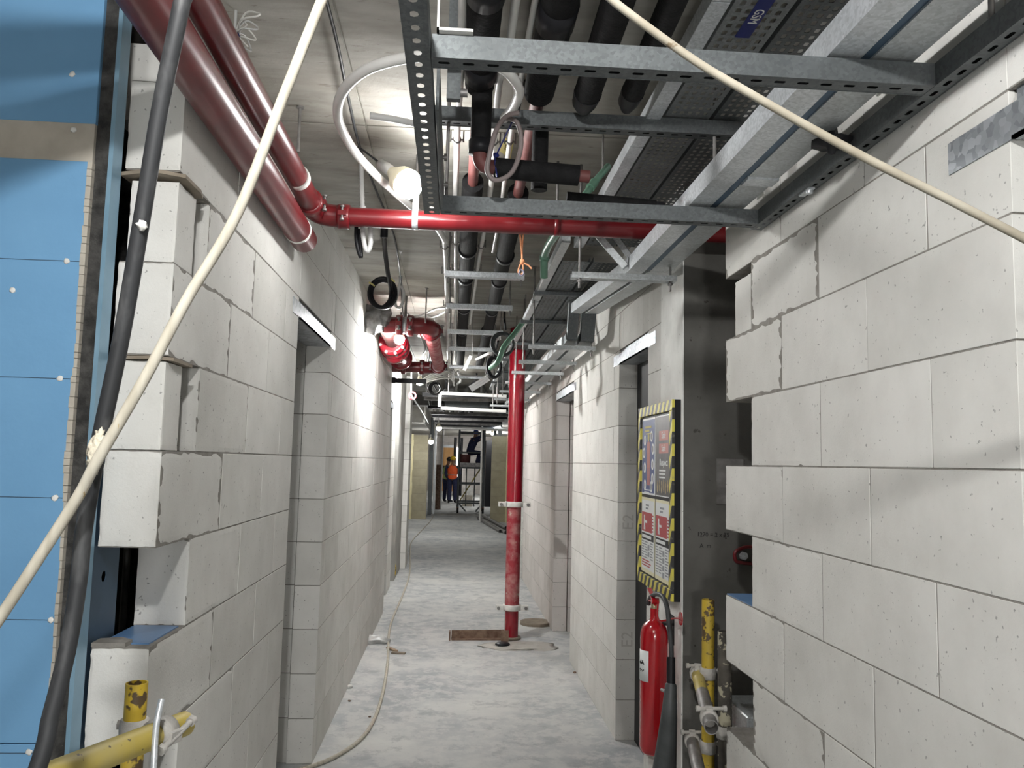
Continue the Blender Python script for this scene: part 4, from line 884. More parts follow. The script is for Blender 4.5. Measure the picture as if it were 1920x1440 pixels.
onetube('cable_grey', 'grey looped cable hanging from the slab right of the black coil', 'cable', [at(748, 500, Y=4.9), at(751, 530, Y=4.9), at(757, 548, Y=4.9), at(755, 567, Y=4.9), at(748, 577, Y=4.9), at(741, 570, Y=4.9), at(746, 550, Y=4.9), at(752, 520, Y=4.9), at(752, 500, Y=4.95), at(751, 470, Z=ZC)], .009, PVCG, 5)
for k in range(5):
    onetube('white_cable', ['topmost', 'second', 'third', 'fourth', 'lowest'][k]+' of the white cables fanning right from below the valve loop', 'cable', [at(792, 712+k*2, Y=8.6+.1*k), at(808, 702+k*3, Y=8.3+.1*k), at(826, 694+k*4, Y=8.0+.1*k), at(846, 690+k*5, Y=7.8+.1*k), at(852, 700+k*6, Y=7.8+.1*k)], .008, PVC, 5, 8, 'white cables below the valve loop')

# ------------------------------------------------------------------ safety notice board on the column
bx = .836; by0, by1, bz0, bz1 = 3.075, 3.655, .905, 1.672
t = thing('notice_board', 'hazard-striped safety notice board hung on the pale column face', 'notice board', (bx, (by0+by1)/2, bz0))
MB().box(bx+.006, XR-.004, by0, by1, bz0, bz1).build('backboard', BLACK, t)
fw = .042
for n_, b_ in (('top', (by0, by1, bz1-fw, bz1)), ('bottom', (by0, by1, bz0, bz0+fw)), ('left', (by1-fw, by1, bz0+fw, bz1-fw)), ('right', (by0, by0+fw, bz0+fw, bz1-fw))):
    lab(MB().box(bx-.004, bx+.007, *b_, ch=.001).build('frame_strip', HAZ, t), f'{n_} strip, yellow and black')
def U(u, v, d=0): return Vector((bx+.0062-.0016-d, by1-u, bz0+v))       # board face: u to the reader's right, v up
def rect(mb, u0, u1, v0, v1, d, th=.0006):
    a = U(u0, v0, d); b = U(u1, v1, d); return mb.box(a.x-th, a.x+.0003, a.y, b.y, a.z, b.z)
def poster(label, u0, u1, v0, v1, m): return lab(rect(MB(), u0, u1, v0, v1, 0, .0008).build('poster', m, t), label)
PB = mat('poster_blue', (.03, .06, .22), (.06, .09, .25), .4, scale=10); PD = mat('poster_dark', (.045, .045, .05), (.16, .15, .15), .4, scale=7)
PW = mat('poster_white', (.78, .80, .80), None, .4); PC = mat('poster_cream', (.76, .72, .50), None, .5); PR = mat('poster_red', (.42, .045, .05), None, .5); PO = mat('poster_orange', (.48, .17, .14), None, .5)
PG = mat('poster_gold', (.50, .38, .20), (.20, .15, .09), .5, scale=40)
def ell(mb, u, v, ru, rv, d, n=14):
    pts = [U(u+ru*math.cos(2*math.pi*k/n), v+rv*math.sin(2*math.pi*k/n), d) for k in range(n)]
    return mb.add(pts+[p-Vector((.0004, 0, 0)) for p in pts], [tuple(range(n)), tuple(range(n, 2*n))]+[(k, (k+1) % n, n+(k+1) % n, n+k) for k in range(n)])
def bars(parent, u0, u1, v0, n, dv, h, m, d=.0012, name='print_line'):
    mb = MB()
    for k in range(n):
        w = (u1-u0)*random.uniform(.6, 1); rect(mb, u0, u0+w, v0-k*dv, v0-k*dv+h, d, .0004)
    return stuff(mb.build(name, m, parent))
def words(parent, s, size, u, v, m, lbl, rot=False, d=.0012):
    f = (lambda c: U(u-c.y, v+c.x, d)+Vector((-c.z, 0, 0))) if rot else (lambda c: U(u+c.x, v+c.y, d)+Vector((-c.z, 0, 0)))
    return lab(text_mb(s, size, f, .0003).build('lettering', m, parent), lbl)
# upper left: protective equipment
p = poster('blue poster of a figure ringed by round pictures', .050, .285, .385, .715, PW)
lab(rect(MB(), .058, .277, .393, .707, .0009, .0004).build('print_field', PB, p), 'blue field')
bars(p, .11, .22, .672, 2, .016, .009, YTAPE, .0016)
m_ = MB(); rect(m_, .145, .20, .50, .60, .0015); rect(m_, .15, .168, .425, .50, .0015); rect(m_, .178, .196, .425, .50, .0015); ell(m_, .172, .595, .03, .02, .0015)
lab(m_.build('pictogram', PO, p), 'orange-red clothed figure')
m_ = MB(); ell(m_, .172, .632, .016, .018, .0015); rect(m_, .128, .215, .645, .650, .0014); lab(m_.build('pictogram', YTAPE, p), 'yellow helmeted head')
for u, v in ((.105, .62), (.225, .635), (.09, .565), (.25, .58), (.105, .50), (.245, .515), (.245, .455), (.11, .425), (.225, .42)):
    r_ = ell(MB(), u, v, .021, .024, .0015).build('picture_disc', PW, p); m_ = MB(); ell(m_, u, v, .011, .014, .002); m_.build('print_mark', LEAD, r_)
bars(p, .10, .24, .402, 2, .010, .005, PW, .0016)
# upper right: dark campaign poster
p = poster('dark poster with two red word boxes', .295, .530, .385, .715, PW)
lab(rect(MB(), .300, .525, .390, .710, .0009, .0004).build('print_field', PD, p), 'dark field')
for v in (.612, .56):
    r_ = lab(rect(MB(), .355, .50, v, v+.040, .0014, .0004).build('word_box', PO, p), 'red word box')
words(p, 'Safe', .040, .428, .632, PW, 'the word Safe', d=.0022); words(p, 'Safe', .040, .428, .58, PW, 'the word Safe', d=.0022)
words(p, 'Respect', .040, .428, .523, PW, 'the word Respect', d=.0016)
bars(p, .36, .50, .488, 3, .014, .006, PW, .0016)
m_ = MB()
for k in range(6): ell(m_, .335+.032*k, .425+.006*(k % 2), .010, .026, .0016, 10)
lab(m_.build('print_figures', PG, p), 'row of golden shapes'); 
# lower pair: fire notices
for k, (u0, u1) in enumerate(((.050, .285), (.297, .530))):
    p = poster(('left' if k == 0 else 'right')+' fire notice with red panel', u0, u1, .050, .372, PC)
    rect(MB(), u0+.006, u1-.006, .066, .360, .0009, .0004).build('print_field', PW, p)
    bars(p, u0+.08, u0+.15, .335, 2, .014, .008, LEAD, .0015)
    lab(rect(MB(), u0+.012, u1-.045, .225, .308, .0014, .0004).build('red_panel', PR, p), 'red panel')
    m_ = MB(); ell(m_, u0+.060, .288, .010, .009, .002); rect(m_, u0+.050, u0+.070, .245, .280, .002); rect(m_, u0+.066, u0+.105, .262, .272, .002); rect(m_, u0+.048, u0+.058, .232, .248, .002); rect(m_, u0+.064, u0+.074, .232, .248, .002)
    lab(m_.build('pictogram', PW, p), 'white figure')
    bars(p, u1-.038, u1-.014, .295, 6, .013, .006, PR, .0015)
    lab(rect(MB(), u0+.012, u1-.012, .190, .218, .0014, .0004).build('heading_bar', INK, p), 'black heading bar')
    bars(p, u0+.02, u0+.20, .198, 1, .01, .013, PW, .002)
    for c0 in (u0+.014, u0+.070, u0+.165): bars(p, c0, c0+.05, .178, 7 if k == 0 else 10, .011, .005, LEAD, .0015)
    m_ = MB()
    for j in range(2 if k == 0 else 4): rect(m_, u0+.122, u0+.150, .150-.028*j, .172-.028*j, .0015)
    m_.build('print_pictures', LEAD, p)
    if k == 0: bars(p, u0+.02, u0+.20, .100, 3, .011, .005, PR, .0015)

# ------------------------------------------------------------------ fire extinguisher
ex = Vector((.795, 3.15, .285)); q = at(1225, 1412, X=.795); ex = Vector((.795, q.y, q.z)); R_ = .0535; hb = at(1225, 1166, X=.795).z-ex.z
t = thing('fire_extinguisher', 'red fire extinguisher with black horn hung on the pale column face', 'fire extinguisher', ex)
prof = [(.0, 0), (R_*.75, 0), (R_*.95, .012), (R_, .03), (R_, hb-.06), (R_*.97, hb-.035), (R_*.85, hb-.014), (R_*.62, hb), (R_*.36, hb+.010), (R_*.30, hb+.016), (R_*.30, hb+.055)]
MB().lathe(prof, ex, (0, 0, 1), 32).build('cylinder', EXTR, t)
tz = hb+ex.z
lab(MB().lathe([(.013, 0), (.013, .022), (.009, .026)], (ex.x, ex.y, tz+.052), (0, 0, 1), 12).build('valve', mat('brass', (.5, .42, .28), None, .35, .8), t), 'brass valve')
mb = MB().bar((ex.x-.005, ex.y-.02, tz+.085), (ex.x+.0, ex.y+.085, tz+.118), .016, .005); mb.build('lever', EXTR, t)
mb = MB().tube([(ex.x, ex.y-.015, tz+.072), (ex.x, ex.y+.06, tz+.075), (ex.x, ex.y+.105, tz+.062)], .006, 8, smoothpts=4); mb.build('carry_handle', EXTR, t)
MB().cyl((ex.x-.014, ex.y-.012, tz+.084), (ex.x+.014, ex.y-.012, tz+.084), .012, 12).build('pivot', EXTR, t)
hz = [at(1216, 1133, X=.795), at(1219, 1121, X=.795), at(1230, 1114, X=.79), at(1243, 1119, X=.79), at(1251, 1140, X=.79), at(1254, 1166, X=.79), at(1258, 1205, X=.79), at(1259, 1236, X=.79)]
MB().tube(hz, .0088, 12, smoothpts=6).build('hose', RUB, t)
g0, g1, g2, g3 = at(1258, 1232, X=.79), at(1258, 1284, X=.785), at(1254, 1350, X=.78), at(1245, 1452, X=.775)
MB().tube([g0, g1], .0155, 14).build('grip', BLACK, t)
a = g1; MB().tube([g1+(g0-g1)*.08, g1, g2, g3], [.014, .020, .029, .043], 18).build('horn', mat('horn_grey', (.045, .05, .052), (.07, .075, .078), .5, scale=14), t)
MB().cyl(a+Vector((-.01, .01, -.03)), a+Vector((-.02, .05, -.03)), .006, 8).build('horn_clip', STEELG, t)
mb = MB(); n = 10
vs = []
for i in range(n+1):
    an = math.radians(172+i*6.2); vs += [Vector((ex.x+(R_+.0012)*math.cos(an), ex.y-(R_+.0012)*math.sin(an)*-1, ex.z+hb-z_-.0*i)) for z_ in (.10, .215)]
mb.add(vs, [(2*i, 2*i+1, 2*i+3, 2*i+2) for i in range(n)], True); lb = lab(solid(mb.build('label', PW, t), .0008), 'white handwritten label')
mb = MB()
for i in range(5):
    an0 = math.radians(185+6*i); an1 = math.radians(189+6*i); z_ = ex.z+hb-.145-.004*(i % 2)
    mb.bar((ex.x+(R_+.0025)*math.cos(an0), ex.y+(R_+.0025)*math.sin(an0), z_), (ex.x+(R_+.0025)*math.cos(an1), ex.y+(R_+.0025)*math.sin(an1), z_+.012*(1 if i % 2 else -.6)), .0012, .004)
    mb.bar((ex.x+(R_+.0025)*math.cos(an0), ex.y+(R_+.0025)*math.sin(an0), z_-.03), (ex.x+(R_+.0025)*math.cos(an1), ex.y+(R_+.0025)*math.sin(an1), z_-.026), .0012, .003)
stuff(mb.build('handwriting', INK, lb))
mb = MB().box(ex.x+.03, XR-.003, ex.y-.03, ex.y+.03, tz-.005, tz+.004).box(XR-.008, XR-.003, ex.y-.03, ex.y+.03, tz-.08, tz+.03); mb.build('wall_bracket', BLACK, t)
dq = Vector((.835, 2.975, 0)); dq = at(1276, 1160, X=.835)
MB().cyl(dq-Vector((.0015, 0, 0)), dq+Vector((.0015, 0, 0)), .024, 20).build('tag_disc', EXTR, t)
MB().tube([dq, dq+Vector((-.01, .05, -.008)), (ex.x-.01, ex.y-.108, tz+.03), (ex.x-.01, ex.y-.10, tz+.10)], .0035, 8, smoothpts=4).build('pin_wire', EXTR, t)
mb = MB().box(.775, .868, ex.y-.005, ex.y+.075, 0, ex.z-.006); tag(mb.build('support_block', WHITE), 'white painted timber block under the fire extinguisher', 'block')

box_ = MB().box(XR+.10, XR+.112, 3.62, 4.30, 0, 1.955); tag(box_.build('doorway_shade', BLACK), 'black panel standing in for the unlit room in the first doorway on the right, behind the notice board', 'sheet')  # dark panel added so the doorway reads as an unlit room
# ------------------------------------------------------------------ scaffold tubes
TR = .024
def coupler(parent, c, ax, r=TR, m=CLAMP, w=.038, bolt=(1, 0, 0)):
    c = Vector(c); mb = MB().lathe([(r, -w/2), (r+.005, -w/2), (r+.006, 0), (r+.005, w/2), (r, w/2)], c, ax, 16)
    b = Vector(bolt).normalized(); axv = Vector(ax).normalized(); side = axv.cross(b).normalized()
    mb.bar(c+side*(r+.004)-axv*w*.4, c+side*(r+.004)+axv*w*.4, .02, .016, side)
    o = mb.build('coupler', m, parent); bb = MB(); q = c+side*(r+.008); hexbolt(bb, q-b*.038, q+b*.05, .0055, .0095); bb.build('coupler_bolt', m, o); return o
YV = Vector((.868, 2.72, 0)); YV = at(1331, 1300, Y=2.78)
t = thing('scaffold_tube', 'upright chipped yellow scaffold tube in the gap behind the toothed right wall', 'scaffold tube', (YV.x, 2.80, 0))
MB().tube([(YV.x, 2.80, 0), (YV.x, 2.80, at(1331, 1124, Y=2.80).z)], .0215, 18, inner=.019).build('tube', YEL, t)
coupler(t, (YV.x, 2.80, at(1320, 1262, Y=2.80).z), (0, 0, 1), .0215)
coupler(t, (YV.x, 2.80, at(1320, 1400, Y=2.80).z), (0, 0, 1), .0215)
q = at(1359, 1300, Y=2.66)
t = thing('scaffold_tube', 'upright dark splashed scaffold tube beside the yellow one', 'scaffold tube', (q.x, 2.66, 0))
MB().tube([(q.x, 2.66, 0), (q.x, 2.66, at(1358, 1184, Y=2.66).z)], .0225, 18, inner=.020).build('tube', DIRTY, t)
coupler(t, (q.x, 2.66, at(1350, 1372, Y=2.66).z), (0, 0, 1), .0225)
qa, qb = at(1307, 1262, Y=2.86), at(1334, 1364, Y=2.36)
t = thing('scaffold_tube', 'horizontal scaffold tube with a yellow far half and an open end facing out', 'scaffold tube', qb)
d = (qb-qa); qm = qa+d*.42
lab(MB().tube([qa, qm], .0205, 18).build('tube_far_half', YELD, t), 'dusty yellow half'); lab(MB().tube([qm, qb], .021, 18, inner=.0185).build('tube_near_half', STEELG, t), 'bare grey half')
coupler(t, qa+d*.02, d, .0205); coupler(t, qa+d*.86, d, .021)
qa, qb = at(1297, 1385, Y=2.86), at(1318, 1480, Y=2.45)
t = thing('scaffold_tube', 'lower grey horizontal scaffold tube beside the extinguisher', 'scaffold tube', qb); d = qb-qa
MB().tube([qa, qb], .021, 18, inner=.0185).build('tube', STEELG, t); coupler(t, qa+d*.05, d, .021)
t = thing('flex_duct', 'black and grey metal box standing low in the recess behind the dark tube', 'box', (1.02, 2.80, 0))
MB().box(.99, 1.22, 2.7, 2.95, 0, .52).build('body', BLACK, t); MB().box(.985, 1.225, 2.695, 2.955, .52, .60, ch=.004).build('lid', GALV, t)
# left barrier
t = thing('scaffold_tube', 'short upright chipped yellow scaffold tube in front of the left wall end', 'scaffold tube', at(255, 1440, Y=1.60))
qa = at(257, 1280, Y=1.58); MB().tube([(qa.x, 1.58, 0), (qa.x, 1.58, qa.z)], .0195, 20, inner=.017).build('tube', YEL, t)
coupler(t, (qa.x, 1.58, at(255, 1368, Y=1.58).z), (0, 0, 1), .0195)
qb, qc = at(346, 1357, Y=1.56), at(60, 1470, Y=1.22)
t = thing('scaffold_tube', 'horizontal dusty yellow scaffold tube at the bottom left, pointing at the wall', 'scaffold tube', qc); d = qb-qc
MB().tube([qc, qb], .0215, 20, inner=.019).build('tube', YELD, t); coupler(t, qc+d*.80, d, .0215, bolt=(.3, .9, .3))
MB().ball(qc+d*.55+Vector((0, -.017, .012)), .008, .005, .006, 10, .5).build('paint_blob', WHITE, t)
t = thing('steel_rod', 'thin bright steel rod standing in front of the yellow barrier', 'rod', at(290, 1440, Y=1.40))
MB().tube([at(287, 1480, Y=1.40), at(290, 1400, Y=1.41), at(294, 1355, Y=1.42), at(303, 1312, Y=1.44)], .0052, 10, smoothpts=5).build('rod', GALVL, t)

# ------------------------------------------------------------------ floor: hose and litter
fl = [at(px, py, Z=.009) for px, py in ((520, 1452), (580, 1438), (640, 1412), (688, 1372), (715, 1310), (727, 1240), (729, 1190), (736, 1160), (755, 1115), (768, 1075), (769, 1035), (772, 1015), (790, 995), (806, 978), (812, 968))]
t = thing('hose', 'cream hose running along the left side of the floor into the distance', 'hose', fl[0]); MB().tube(fl, .0095, 10, smoothpts=6).build('tube', CREAMC, t)
q = at(703, 1205, Z=0); tag(MB().ball((q.x, q.y, .02), .12, .07, .035, 14, .9, 2).build('plastic_bag', mat('clear_bag', (.60, .60, .58), (.42, .42, .41), .3, scale=18, coat=.4)), 'crumpled pale plastic bag against the foot of the left wall', 'bag')
q = at(738, 1222, Z=0); mb = MB().bar((q.x-.05, q.y+.10, .008), (q.x+.02, q.y-.02, .010), .03, .012); tag(mb.build('scrap_board', WOOD), 'splintered wood scrap on the floor right of the cream hose', 'scrap')
mb = MB().bar((q.x-.01, q.y-.05, .006), (q.x+.09, q.y-.07, .006), .04, .010); tag(mb.build('scrap_board', CARD), 'small flat card scrap in front of the wood scrap', 'scrap')
k = 0
for px, py, r, lb_ in ((655, 1290, .022, 'small white stone at the foot of the left wall'), (693, 1345, .008, 'tiny dark chip near the bend of the cream hose'), (1078, 1262, .012, 'tiny crumb at the foot of the far right wall'), (655, 1180+135, .009, 'tiny grey chip below the white stone')):
    q = at(px, py, Z=0); tag(MB().ball((q.x, q.y, r*.4), r, r*.8, r*.55, 10, .7, k).build('stone_chip', WHITE if k == 0 else RUST), lb_, 'stone'); k += 1
q = at(739, 1085, Z=0); t = thing('cable_coil', 'yellow coil leaning in the left opening far down the corridor', 'cable', (q.x, q.y, 0))
for k in range(2): MB().tube(ring((q.x-.03, q.y+.03*k, .10), .04, .09, k, .02), .011, 8).build('coil', YEL, t)
for i, (a_, b_) in enumerate((((897, 972), (938, 996)), ((905, 970), (946, 991)), ((893, 968), (930, 992)), ((912, 974), (944, 996)), ((900, 966), (950, 986)))):
    A, B = at(897, 972, Z=.035), at(938, 996, Z=.035); sd = (B-A).cross(Vector((0, 0, 1))).normalized(); up_ = i == 4
    off = -sd*(.074*(1.5 if up_ else i)); A = A+off+Vector((0, 0, .065*up_)); B = B+off+(B-A)*(.08*(i % 2))+Vector((0, 0, .065*up_))
    o = MB().tube([A, B], .035, 10, inner=.03).build('steel_tube', STEELG); tag(o, ['leftmost', 'second from left', 'third from left', 'fourth from left', 'uppermost'][i]+' of the grey tubes lying on the floor by the cream wall', 'tube', 'grey tubes on the far floor')

# ------------------------------------------------------------------ far end of the corridor
def box(name, label, cat, m, *b, group=None, ch=0): return tag(MB().box(*b, ch=ch).build(name, m), label, cat, group)
# grey air unit with pipes in its bay
t = thing('air_unit', 'grey metal air unit hung in the ceiling bay beyond the coils', 'air unit', (.15, 12.1, 2.21))
MB().box(-.17, .49, 12.0, 12.7, 2.205, 2.36, ch=.006).build('casing', GALVD, t); MB().box(-.19, .51, 11.99, 12.0, 2.345, 2.365).build('flange', GALV, t)
MB().cyl((-.2, 11.95, 2.39), (.3, 11.95, 2.36), .05, 12).build('duct_pipe', BLACK, t)
for x in (-.15, .47): MB().cyl((x, 12.3, 2.36), (x, 12.3, ZC+.01), .008, 6).build('hanger_rod', STEELG, t)
t = thing('pipe_gantry', 'white pipe frame crossing the ceiling in front of the air unit', 'pipe', (-.2, 10, 2.06))
zt, zb = at(830, 738, Y=10).z, at(830, 767, Y=10).z
MB().tube([(.62, 10, zt-.01), (-.14, 10, zt+.005), (-.185, 10, zt), (-.20, 10, zt-.04), (-.20, 10, zb+.03)], .022, 12, smoothpts=4).build('upper_run', PVC, t)
MB().tube([(-.185, 10, zb+.01), (.62, 10, zb-.005)], .022, 12).build('lower_run', PVC, t)
for x in (-.1, .5): MB().cyl((x, 10, zt), (x, 10, ZC+.01), .008, 6).build('hanger_rod', STEELG, t)
box('down_beam', 'dark downstand beam crossing the slab beyond the air unit', 'beam', CONC, -1.1, 1.3, 14.0, 14.4, 2.36, ZC+.02)
box('bulkhead', 'grey concrete bulkhead on the left above the cream block wall', 'beam', CONCL, -1.09, -.60, 15.5, 19.98, 2.13, ZC)
ys_ = [10.8, 11.4, 13.2, 14.8, 15.7, 16.6, 17.5, 18.4, 19.2, 20.0, 20.8]
for i, y in enumerate(ys_):
    z = 2.26-.004*i; t = thing('service_rail', f'{ords[i]} dark service rail across the far ceiling beyond the white pipe frame', 'rail', (.2, y, z), 'dark rails across the far ceiling')
    MB().box(-.45, 1.0, y-.03, y+.03, z, z+.05).build('rail', STEELG if i % 2 else BLACK, t)
    for x in (-.4, .9): MB().cyl((x, y, z), (x, y, ZC+.01), .008, 6).build('hanger_rod', STEELG, t)
for i, (x, r) in enumerate(((-.25, .05), (-.08, .05), (.1, .06), (.28, .05), (.62, .06))):
    onetube('service_pipe', ['leftmost', 'second', 'third', 'fourth', 'rightmost'][i]+' dark pipe running along the far ceiling rails', 'pipe', [(x, 13, 2.36), (x, 21.2, 2.33)], r, BLACKF, 0, 12, 'dark pipes on the far rails')
box('cable_ladder', 'dark cable ladder along the far ceiling on the right', 'cable tray', DSTUD, .78, .95, 12.8, 21, 2.33, 2.38)
onetube('white_pipe', 'white pipe crossing above the far door frame from wall to wall', 'pipe', [(-.35, 19.0, 2.195), (.58, 19.0, 2.185), (1.25, 19.0, 2.175)], .035, PVC, 0)
onetube('white_pipe', 'short white pipe dropping beside the cream wall on the right', 'pipe', [(.63, 19.05, 2.24), (.635, 19.05, 1.2), (.64, 19.05, .02)], .022, PVC, 0)
for i, (x, w) in enumerate(((-.66, .10), (-.53, .05), (1.03, .06), (1.14, .10))):
    box('stud_post', ['outer left', 'inner left', 'inner right', 'outer right'][i]+' steel stud of the far door frame', 'stud', GALV if i % 2 else GALVD, x, x+w, 21.5, 21.65, 0, ZC, group='studs of the far door frame')
box('threshold', 'pale concrete step across the far door frame', 'step', CONCL, -.56, 1.05, 21.4, 21.9, 0, .03)
t = thing('foam_sheet', 'cream insulation foam hanging beside the far right block wall', 'foam', (1.26, 19.3, 0))
mb = MB(); n = 14
for i in range(n):
    z0 = i*2.05/n; w = .10+.03*math.sin(i*1.3); mb.box(1.235, 1.25+w, 19.28, 19.38, z0, z0+2.05/n+.001)
mb.build('sheet', FOAM, t)
t = thing('foam_sheet', 'cream insulation foam hanging left of the far left block wall', 'foam', (-1.07, 19.9, 0))
mb = MB()
for i in range(n):
    z0 = i*2.05/n; w = .05+.02*math.sin(i*1.7); mb.box(-1.08-w*.4, -1.02+w*.3, 19.9, 19.98, z0, z0+2.05/n+.001)
mb.build('sheet', FOAM, t)
onetube('dark_pipe', 'tall dark pipe with a valve wheel standing inside the far door frame', 'pipe', [(-.45, 24, 0), (-.45, 24, 1.3)], .07, RUST, 0)
onetube('white_upright', 'thin white upright conduit inside the far door frame on the left', 'pipe', [(-.36, 24, 0), (-.35, 24, 2.4)], .025, PVC, 0)
# end wall with boarded door
we = end_wall('wall_front', 36.0, 36.15, -3.5, 3.0, BLOCK_P, ZC, step=.8)
t = thing('boarded_door', 'orange plywood boarded doorway in the end wall', 'door', (-.28, 35.95, 0))
MB().box(-.50, -.04, 35.93, 35.99, 0, 2.0).build('plywood', PLY, t); lab(MB().box(-.60, 0, 35.92, 35.99, 2.0, 2.12).build('head_strip', GALVL, t), 'bright head strip')
t = thing('bright_window', 'bright gap of daylight-white light in the end wall beside the boarded door', 'window', (.2, 35.95, 1.0))
MB().box(.07, .27, 35.94, 35.99, .3, 2.0).build('panel', emit('far_glow', (1, 1, .97), 2.2), t)
box('kerb', 'low white kerb at the foot of the end wall', 'kerb', WHITE, -1.2, .3, 35.2, 35.4, 0, .12)
for i in range(2): onetube('dark_upright', ['left', 'right'][i]+' dark upright pipe in front of the end wall', 'pipe', [(.02+.26*i, 34, 0), (.02+.26*i, 34, 2.4)], .06, BLACK, 0)

# scaffold tower
t = thing('scaffold_tower', 'grey mobile scaffold tower standing in the far door frame', 'scaffold', (.47, 23.0, 0))
for x in (.13, .82):
    for y in (22.5, 23.6):
        MB().cyl((x, y, .13), (x, y, 2.28), .028, 10).build('standard', GALVD, t)
        w_ = MB().cyl((x-.025, y, .075), (x+.025, y, .075), .075, 14).build('castor', BLACK, t); MB().box(x-.03, x+.03, y-.03, y+.03, .09, .17).build('castor_fork', RUST, w_)
for z in (.28, .80, 1.24, 1.66, 2.22):
    for y in (22.5, 23.6): MB().cyl((.13, y, z), (.82, y, z), .022, 8).build('ledger', GALVD, t)
    for x in (.13, .82): MB().cyl((x, 22.5, z+.05), (x, 23.6, z+.05), .02, 8).build('side_ledger', GALVD, t)
MB().cyl((.13, 22.5, .3), (.35, 22.5, .05), .02, 8).build('outrigger', GALVD, t); MB().cyl((.82, 22.5, .3), (.62, 22.5, .05), .02, 8).build('outrigger', GALVD, t)
MB().cyl((.2, 23.6, .3), (.75, 23.6, 1.2), .018, 8).build('diagonal', YELD, t)
MB().box(.16, .79, 22.52, 23.58, 1.26, 1.31).build('platform', STEELG, t); lab(MB().box(.15, .80, 22.50, 22.52, 1.27, 1.38).build('toe_board', STEELG, t), 'grey toe board')
t = thing('red_bucket', 'dark red drum standing on the platform of the scaffold tower', 'bucket', (.28, 22.8, 1.31)); MB().lathe([(.10, 0), (.14, .01), (.15, .28), (.15, .30)], (.30, 22.8, 1.31), (0, 0, 1), 16).build('drum', REDB, t)
box('stacked_box', 'pale carton on the floor behind the scaffold tower', 'box', PAPER, .30, .62, 26, 26.3, 0, .35); box('stacked_box', 'second pale carton standing on the carton behind the tower', 'box', WHITE, .33, .62, 26.02, 26.28, .35, .62)
box('dark_cabinet', 'dark pallet of materials behind the far right studs', 'materials', BLACK, 1.0, 1.9, 26, 27, 0, 2.1)

for x in (.36, .60):
    MB().cyl((x, 23.6, .13), (x, 23.6, 1.24), .016, 8).build('mid_post', GALVD, bpy.data.objects['scaffold_tower'])
# clutter of thin cables and droppers under the far slab
for i, (x, y0, y1, z, r) in enumerate(((-.32, 6.8, 10.5, 2.46, .009), (-.28, 7.0, 11.5, 2.44, .012), (-.24, 6.6, 11.8, 2.45, .008), (.34, 6.5, 12, 2.45, .014), (.38, 7.5, 12, 2.42, .010), (-.15, 9, 13.6, 2.40, .014), (.02, 9, 13.6, 2.42, .016), (.20, 9, 13.6, 2.41, .012))):
    pts = [(x+.03*math.sin(k*1.9+i), y0+(y1-y0)*k/6, z-.035*abs(math.sin(k*1.57+i))) for k in range(7)]
    onetube('service_cable', ['first', 'second', 'third', 'fourth', 'fifth', 'sixth', 'seventh', 'eighth'][i]+' loose dark cable draped under the slab beyond the valve loop, from the left', 'cable', pts, r, BLACK if i % 3 else PVCG, 4, 8, 'loose cables under the far slab')
# ------------------------------------------------------------------ workers
def skin(name, pts, edges, rad, m, parent, org, sub=2):
    me = bpy.data.meshes.new(name); me.from_pydata([Vector(p)-org for p in pts], edges, [])
    o = bpy.data.objects.new(name, me); COL.objects.link(o)
    sm = o.modifiers.new('s', 'SKIN'); sm.use_smooth_shade = True
    for i, v in enumerate(me.skin_vertices[0].data):
        v.radius = rad[i] if isinstance(rad[i], tuple) else (rad[i], rad[i]); v.use_root = (i == 0)
    ss = o.modifiers.new('u', 'SUBSURF'); ss.levels = sub; ss.render_levels = sub
    dg = bpy.context.evaluated_depsgraph_get(); dg.update(); m2 = bpy.data.meshes.new_from_object(o.evaluated_get(dg))
    bpy.data.objects.remove(o); o = bpy.data.objects.new(name, m2); COL.objects.link(o)
    m2.materials.clear(); m2.materials.append(m); o.parent = parent; ORG[o] = org; return o
